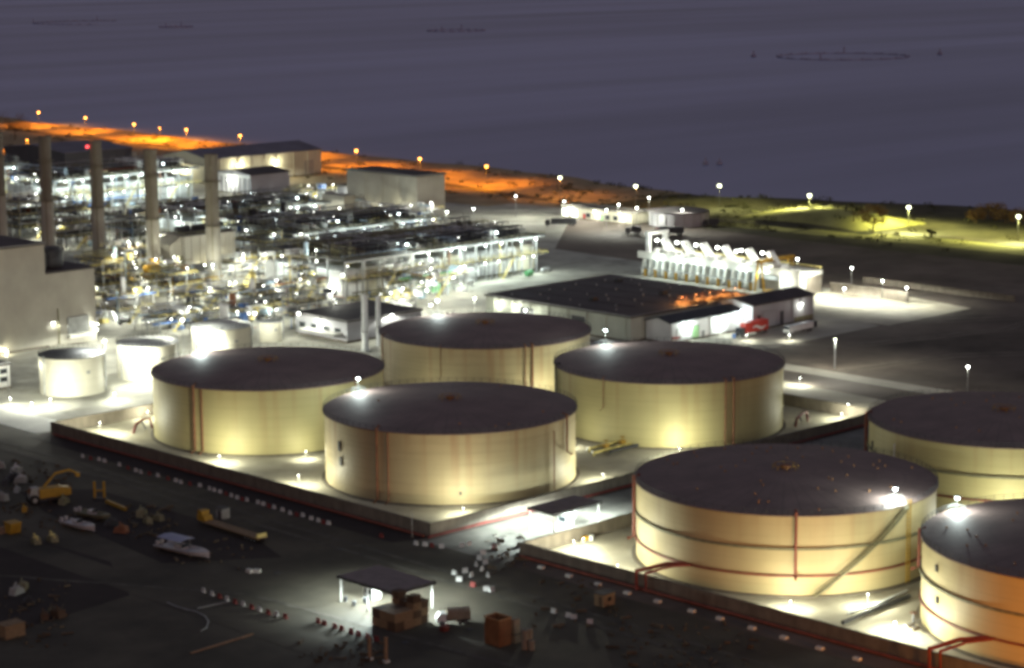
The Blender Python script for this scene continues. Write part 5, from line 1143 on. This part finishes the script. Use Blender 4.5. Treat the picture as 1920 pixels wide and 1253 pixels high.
# hose and pole on the ground
pipe_thing('hose', [at(x, y, .15) for x, y in ((314, 1130), (330, 1137), (350, 1143), (368, 1147), (384, 1155), (391, 1165), (388, 1177), (376, 1184))], 0.14, 'grey_steel', 'pale hose curving over the dark yard below the barrier row', 'hose', n=6)
pipe_thing('scaffold_pole', [at(370, 1141, .2), at(430, 1128, .2)], 0.14, 'grey_steel', 'straight pale pole lying beside the curved hose', 'pole', n=6)
t = thing('sign_post', 'thin grey mast standing beside the front bund corner', 'mast', tuple(at(773, 1008))); MB().tube([(0, 0, 0), (0, 0, 5.6)], 0.08, 6).obj('pole', 'grey_steel', t); MB().box(-0.3, -0.3, 0, 0.3, 0.3, 0.3).obj('footing', 'concrete', t)

# boats
def boat(label, pos, rz, L_, canopy_=True, group='boats stored in the yard', mt='boat_white'):
    t = thing('boat', label, 'boat', (pos[0], pos[1], 0.05), rz, group)
    n = 12; k = MB(); st = []
    for i in range(n+1):
        f = i/n; x = L_*f; w = L_*0.15*(1-max(0, (f-0.55)/0.45)**2.2)+0.02; sh = 0.9+0.55*f*f; kz = 0.25+0.5*max(0, f-0.7)
        st.append([(x, 0, kz), (x, w*0.75, kz+0.35), (x, w, sh+0.3), (x, w*0.86, sh+0.32), (x, w*0.7, sh-0.15 if f < 0.75 else sh+0.28), (x, 0, sh-0.18 if f < 0.75 else sh+0.34)])
    for s_ in st: k.v += s_+[(p_[0], -p_[1], p_[2]) for p_ in s_[1:5]]
    m_ = 10; order = [0, 1, 2, 3, 4, 5, 9, 8, 7, 6]
    for i in range(n):
        for j in range(m_):
            a, b = order[j], order[(j+1) % m_]; k.f.append((i*m_+a, i*m_+b, (i+1)*m_+b, (i+1)*m_+a))
    k.f.append(tuple(order)); k.f.append(tuple(n*m_+q for q in reversed(order)))
    k.obj('hull', mt, t)
    MB().box(L_*0.35, -L_*0.07, 0.75, L_*0.5, L_*0.07, 1.9).obj('console', 'boat_white', t); MB().box(L_*0.5, -L_*0.065, 1.5, L_*0.515, L_*0.065, 2.2).obj('windscreen', 'glass_dark', t)
    for y in (-0.6, 0.6): o = MB().box(-0.7, y-0.25, 0.7, 0.05, y+0.25, 1.7).tube([(-0.45, y, 0.75), (-0.5, y, 0.1)], 0.12, 6).obj('outboard_motor', 'boat_white', t)
    for x in (L_*0.25, L_*0.65): MB().box(x-0.15, -1.0, 0, x+0.15, 1.0, 0.3).obj('cradle', 'dark_crate', t)
    if canopy_:
        for x in (L_*0.16, L_*0.48):
            for y in (-L_*0.11, L_*0.11): MB().tube([(x, y, 1.1), (x, y, 3.1)], 0.06, 6).obj('canopy_post', 'grey_steel', t)
        MB().extrude_x([(-L_*0.14, 3.05), (0, 3.3), (L_*0.14, 3.05), (L_*0.14, 3.15), (0, 3.42), (-L_*0.14, 3.15)], L_*0.08, L_*0.55).obj('canopy', 'canopy_blue', t)
    return t
p = at(302, 1028); q = at(393, 1051); boat('white motor boat with a bluish sun canopy resting in the dark yard', p, math.atan2(q.y-p.y, q.x-p.x), (q-p).length)
p = at(122, 984); q = at(178, 1001); boat('small open white boat without canopy, bow by the dark boat', p, math.atan2(q.y-p.y, q.x-p.x), (q-p).length, False)
p = at(148, 966); q = at(208, 980); boat('dim grey boat lying behind the small open white boat', p, math.atan2(q.y-p.y, q.x-p.x), (q-p).length, False, mt='olive_steel')
# low-bed trailer
p = at(392, 986); q = at(492, 1018); rz = math.atan2(q.y-p.y, q.x-p.x); L_ = (q-p).length
t = thing('lowbed_trailer', 'long low-bed trailer with a yellow head in the dark yard', 'trailer', (p.x, p.y, 0.05), rz)
MB().box(0, -1.3, 0.85, L_, 1.3, 1.15).obj('bed', 'tan_crate', t); MB().extrude_y([(-3.0, 1.0), (0, 0.85), (0, 1.2), (-0.4, 2.2), (-3.0, 2.2)], -1.1, 1.1).obj('gooseneck', 'yellow_paint', t)
MB().box(-2.8, -1.0, 2.21, -1.2, 1.0, 3.2).obj('tool_box', 'yellow_paint', t); MB().extrude_y([(L_-0.9, 1.16), (L_+0.1, 1.16), (L_-0.2, 2.0)], -1.2, 1.2).obj('ramp', 'pale_yellow', t)
for i in range(4):
    for y in (-1.1, 1.1): wheel(t, L_-1.2-i*1.1, y, 0.42)
for y in (-0.8, 0.8): MB().box(-2.4, y-0.12, 0, -2.1, y+0.12, 1.0).obj('stand', 'dark_steel', t)
p = at(408, 980); t = thing('pale_hut', 'pale grey hut box behind the yellow trailer head', 'hut', (p.x+2, p.y+1, 0.05)); MB().box(0, 0, 0, 2.2, 2.2, 2.3).obj('body', 'grey_steel', t); MB().box(-0.1, -0.1, 2.31, 2.3, 2.3, 2.45).obj('roof', 'dark_steel', t); MB().box(-0.04, 0.6, 0.1, 0, 1.4, 1.9).obj('door', 'dark_steel', t)
# wheeled excavator
p = at(62, 946); q = at(132, 936); rz = math.atan2(q.y-p.y, q.x-p.x)
t = thing('excavator', 'yellow wheeled digger with its arm raised over the dark yard', 'digger', (p.x, p.y, 0.05), rz)
MB().box(-0.8, -1.2, 0.7, 8.5, 1.2, 1.3).obj('undercarriage', 'dark_steel', t)
for x in (0, 6.6):
    for y in (-1.3, 1.3): wheel(t, x, y, 1.15 if x == 0 else 0.8, 0.6)
MB().extrude_y([(1.3, 1.35), (8.8, 1.35), (8.8, 3.0), (6.4, 3.5), (1.3, 3.5)], -1.35, 1.35).obj('body', 'yellow_paint', t)
c_ = MB().extrude_y([(-0.9, 1.35), (1.25, 1.35), (1.25, 3.9), (-0.4, 3.9), (-0.9, 2.6)], -0.9, 0.9).obj('cab', 'grey_steel', t); MB().extrude_y([(-0.93, 2.65), (-0.45, 3.75), (-0.5, 3.78), (-0.98, 2.66)], -0.75, 0.75).obj('windscreen', 'glass_dark', c_)
MB().tube([(3.0, 1.0, 3.4), (6.0, 1.2, 6.2), (9.5, 1.3, 6.6)], 0.32, 6).obj('boom', 'yellow_paint', t); MB().tube([(9.4, 1.3, 6.6), (11.2, 1.3, 5.6)], 0.26, 6).obj('arm', 'yellow_paint', t)
MB().extrude_y([(10.8, 5.8), (11.8, 5.6), (11.7, 4.7), (10.9, 4.8)], 0.7, 1.9).obj('bucket', 'yellow_paint', t)
# upright yellow frame and bits
p = at(187, 936); t = thing('lifting_frame', 'upright pair of yellow posts standing behind the boats', 'frame', tuple(p), R(-45)); 
for x in (-1.1, 1.1): MB().box(x-0.25, -0.25, 0, x+0.25, 0.25, 4.2).obj('post', 'yellow_paint', t)
MB().box(-1.6, -0.6, 0, 1.6, 0.6, 0.3).obj('base', 'dark_steel', t); MB().box(-0.85, -0.12, 1.9, 0.85, 0.12, 2.2).obj('crossbar', 'yellow_paint', t)
o = MB().tube([at(200, 940, .5), at(236, 955, .5)], 0.5, 4).obj('beam', 'yellow_paint'); tag(o, 'yellow steel beam lying next to the upright yellow posts', 'beam')
p = at(24, 1001); t = thing('skip', 'orange-yellow skip beside planks at the photo edge', 'skip', (p.x-1, p.y-1, 0.05)); MB().extrude_x([(0.3, 0.1), (2.3, 0.1), (2.7, 2.4), (-0.1, 2.4)], 0, 2.6).obj('tub', 'yellow_paint', t); MB().box(-0.1, -0.2, 2.41, 2.7, 2.8, 2.55).obj('rim', 'yellow_paint', t)
for k in range(3): o = MB().box(0, 0, 0, 5.5, 0.9, 0.25).obj('plank', 'timber', None, (at(0, 1000).x-3, at(0, 1000).y-1+k*0.35, 0.06+k*0.27), rz=R(8*k)); tag(o, f'tan plank in the stack by the orange-yellow skip, {ORD[k]} from the ground', 'plank', 'planks by the skip')
p = at(22, 1194); t = thing('tan_box', 'broad tan box with a lid at the lower photo edge', 'box', (p.x-2, p.y-1.2, 0.05)); MB().box(0, 0, 0, 4.2, 3.0, 2.4).obj('body', 'tan_crate', t); MB().box(-0.1, -0.1, 2.41, 4.3, 3.1, 2.6).obj('lid', 'tan_crate', t)
# scrap: drums, pallets and machine parts lying about
SC_M = {'boat_white': 'grey_steel', 'pale_yellow': 'olive_steel', 'yellow_paint': 'yellow_paint'}
SC = [(10, 878, 'grey_steel'), (24, 890, 'boat_white'), (38, 900, 'dark_steel'), (8, 912, 'dark_steel'), (30, 925, 'grey_steel'), (14, 940, 'grey_steel'), (52, 905, 'boat_white'), (46, 962, 'yellow_paint'), (262, 972, 'olive_steel'), (282, 984, 'olive_steel'), (305, 978, 'olive_steel'), (72, 1022, 'pale_yellow'), (104, 1018, 'pale_yellow'), (40, 1110, 'olive_steel'), (22, 1118, 'grey_steel'), (62, 1130, 'dark_steel'), (85, 1165, 'dark_crate'), (118, 1160, 'dark_crate'), (115, 948, 'olive_steel'), (240, 1000, 'rust_pipe'), (222, 985, 'dark_steel')]
WH = ['by the digger cab', 'by the digger cab, pale', 'next to the digger arm', 'at the photo edge by the digger', 'under the digger', 'by the digger wheel', 'pale, touching the digger', 'yellow, near the skip', 'olive, past the boats', 'olive, before the low trailer', 'olive, close to the trailer head', 'yellow, on the dark dirt', 'yellow, by the dark dirt path', 'olive, over the tan box', 'pale, over the tan box', 'dark, over the tan box', 'brown, beside the tan box', 'brown, farther from the tan box', 'olive, under the yellow beam', 'rusty, between the two white boats', 'dark, behind the small white boat']
for i, ((px, py, mt), wh) in enumerate(zip(SC, WH)):
    p = at(px, py); rng = random.Random(i); t = thing('machine_part', f'small scrap machine part {wh}', 'scrap', (p.x, p.y, 0.06), rng.uniform(0, 3), 'scrap lying in the yard')
    s_ = rng.uniform(0.9, 1.5)
    MB().extrude_y([(0, 0), (2.4*s_, 0), (2.0*s_, 0.9*s_), (0.4, 1.1*s_)], -0.6*s_, 0.6*s_).obj('body', SC_M.get(mt, mt), t); MB().tube([(0.2, 0, 0.8*s_), (1.4*s_, 0.3, 1.7*s_)], 0.18, 6).obj('shaft', mt, t); MB().lathe([(0.5*s_, 0.9*s_), (0.5*s_, 1.2*s_), (0.01, 1.25*s_)], 10, cx=1.2*s_).obj('hub', mt, t)
# dark gully lids and road edge strip keep the yard from being bare
for i, (px, py) in enumerate(((640, 1030), (520, 1075), (760, 1205), (880, 1180))):
    p = at(px, py); o = MB().box(-0.6, -0.6, 0.03, 0.6, 0.6, 0.09).obj('drain_cover', 'dark_steel', None, (p.x, p.y, 0)); tag(o, ('square drain cover on open asphalt before the bund barriers', 'square drain cover on asphalt between trailer and canopy', 'square drain cover in front of the crate pile', 'square drain cover between the crates and the brown container')[i], 'drain cover')

# loose debris nobody would count
rng = random.Random(41); b = MB()
for (x0, y0, x1, y1, n) in ((0, 865, 130, 1000, 90), (0, 1085, 130, 1215, 70), (230, 950, 330, 1010, 40), (905, 1000, 985, 1075, 45), (1000, 1085, 1180, 1180, 50), (1130, 1170, 1420, 1250, 70), (560, 1205, 720, 1250, 40), (330, 1010, 480, 1070, 25)):
    for _ in range(n):
        p = at(rng.uniform(x0, x1), rng.uniform(y0, y1)); a = rng.uniform(0, PI); l = rng.uniform(0.3, 2.6)*rng.choice((0.4, 1)); q = rng.uniform(0.12, 0.5)
        if 262 < p.x < 276 and 300 < p.y < 321: continue
        c_, s_ = math.cos(a), math.sin(a)
        b.prism([(p.x+c_*l*i-s_*q*j, p.y+s_*l*i+c_*q*j) for i, j in ((-.5, -.5), (.5, -.5), (.5, .5), (-.5, .5))], 0.05, 0.05+rng.uniform(0.08, 0.7))
o = b.obj('debris', 'yard_debris'); tag(o, 'low brown debris and rubble strewn over the dark yard', 'debris', kind='stuff')

# ------------------------------------------------------------------ sea things
def net_pen(u, v, rad, label, n=20, a0=0, a1=360):
    t = thing('net_pen', label, 'fish pen', (u, v, -1.2), 0, 'fish pens out at sea')
    MB().tube([(rad*math.cos(R(a0+(a1-a0)*i/60)), rad*math.sin(R(a0+(a1-a0)*i/60)), 0.4+0.5*math.sin(i*2.1)) for i in range(61)], 0.9, 6).obj('float_ring', 'net', t)
    me = MB().ball((0, 0, 0.8), 1.4, 1.5, 8, 6).mesh('buoy', 'net')
    for i in range(n): a = R(a0+(a1-a0)*i/n); put('buoy', me, t, (rad*math.cos(a), rad*math.sin(a), 0))
    for k in (0.1, 0.55): a = R(a0+(a1-a0)*k); MB().tube([(rad*math.cos(a), rad*math.sin(a), 0), (rad*math.cos(a), rad*math.sin(a), 8)], 0.9, 5).obj('marker_pole', 'net', t)
p = at(1580, 105); net_pen(p.x, p.y, 72, 'wide oval fish pen floating under the purple corner of the sea')
p = at(855, 57); net_pen(p.x, p.y, 42, 'small far fish pen floating on the middle of the sea')
p = at(160, 42); net_pen(p.x, p.y, 85, 'far fish pen, the long one with open arc, above the sodium lamps', 24, 20, 250)
p = at(330, 50); net_pen(p.x, p.y, 26, 'far small fish pen beside the long open-arc one')
for px, py, lab in ((1413, 107, 'single dark buoy outside the wide oval pen, closer to mid sea'), (1762, 103, 'single dark buoy outside the wide oval pen, by the purple corner'), (1323, 308, 'dark buoy near the shore, first of a close pair'), (1349, 308, 'dark buoy near the shore, second of a close pair')):
    p = at(px, py, -1); t = thing('buoy', lab, 'buoy', (p.x, p.y, -1.2)); s_ = 3.2 if py < 200 else 1.8
    MB().ball((0, 0, 0.5*s_), s_, s_*0.7, 10, 6).obj('float', 'net', t); MB().tube([(0, 0, s_), (0, 0, 2.2*s_)], 0.25*s_, 6).obj('mast', 'net', t)

# ------------------------------------------------------------------ trees and scrub
def leaves(b, c, rx, ry, rz_, n, rng, s):
    for _ in range(n):
        while True:
            d = Vector((rng.uniform(-1, 1), rng.uniform(-1, 1), rng.uniform(-1, 1)))
            if 0.25 < d.length < 1: break
        p = Vector((c[0]+d.x*rx, c[1]+d.y*ry, c[2]+d.z*rz_)); a = Vector((rng.gauss(0, 1), rng.gauss(0, 1), rng.gauss(0, 1))).normalized(); e = a.orthogonal().normalized(); f = a.cross(e)
        l = s*rng.uniform(0.6, 1.4); k = len(b.v); b.v += [tuple(p+e*l), tuple(p+f*l*0.5), tuple(p-e*l), tuple(p-f*l*0.5)]; b.f.append((k, k+1, k+2, k+3))
def tree(name, label, pos, h, r, mt, seed, clumps=9, n=130, group='trees on the shore'):
    rng = random.Random(seed); t = thing(name, label, 'tree', pos, 0, group); tb = MB(); fb = MB()
    tb.tube([(0, 0, 0), (0.2, 0.1, h*0.25), (0.1, -0.2, h*0.5)], 0.38, 7, 0.22)
    for k in range(clumps):
        a = 2*PI*k/clumps+rng.uniform(-.3, .3); d = r*rng.uniform(0.3, 0.85); z = h*rng.uniform(0.5, 0.95); c = (d*math.cos(a), d*math.sin(a), z)
        tb.tube([(0.1, -0.1, h*0.35), (c[0]*0.5, c[1]*0.5, z*0.75), c], 0.16, 5, 0.05)
        q = r*rng.uniform(0.3, 0.5); leaves(fb, c, q, q, q*0.75, n, rng, 0.34)
    tb.obj('trunk', 'bark', t); fb.obj('crown', mt, t)
p = at(1637, 438); tree('tree', 'spreading tree coloured orange-brown as if lit, before the green-lit mound', (p.x, p.y, dune(p.x, p.y)), 11, 7.5, 'orange_brown_leaf', 5, 12, 160)
p = at(1600, 428); tree('tree', 'thin green tree on the slope of the lit mound', (p.x, p.y, dune(p.x, p.y)), 8, 4.0, 'leaf', 6, 7, 90)
p = at(28, 262); tree('tree', 'orange-lit tree on the beach by the cut-off chimney', (p.x, p.y, 0), 16, 10, 'orange_brown_leaf', 8, 12, 150)
p = at(1745, 445); tree('tree', 'small dark bush beside the lit verge between two pale lamps', (p.x, p.y, 0), 3.2, 2.6, 'leaf', 9, 6, 70)
for i, (px, py, hh, rr) in enumerate(((1830, 418, 5, 6), (1856, 412, 7, 7), (1885, 420, 6, 7), (1912, 424, 6, 6))):
    p = at(px, py); tree('bush', f'dark reddish bush at the photo edge by the yellowish lamp, {ORD[i]} from the mound', (p.x, p.y, 0), hh, rr, 'orange_brown_leaf', 20+i, 9, 120, 'dark bushes by the yellowish lamp')
rng = random.Random(99); b = MB()
for k in range(420):
    v = rng.uniform(480, 1350) if k % 3 else rng.uniform(560, 800); u = rng.uniform(752, shore(v)-6)
    if 783 < u < 799 and v < 560: continue
    s_ = rng.uniform(0.8, 2.6); leaves(b, (u, v, dune(u, v)+s_*0.4), s_*1.3, s_*1.6, s_*0.6, 26, rng, 0.5)
o = b.obj('scrub', 'leaf'); tag(o, 'low dark scrub scattered over the beach and shore sand', 'scrub', kind='stuff')
# ------------------------------------------------------------------ render settings
scene.view_settings.view_transform = 'Standard'; scene.view_settings.look = 'None'; scene.view_settings.exposure = 0; scene.view_settings.gamma = 1
scene.cycles.use_light_tree = True; scene.cycles.max_bounces = 4; scene.cycles.diffuse_bounces = 2; scene.cycles.glossy_bounces = 2; scene.cycles.transmission_bounces = 1
scene.cycles.sample_clamp_indirect = 2.0; scene.cycles.sample_clamp_direct = 40; scene.cycles.filter_width = 3.6
scene.cycles.caustics_reflective = False; scene.cycles.caustics_refractive = False
scene.cycles.use_denoising = True
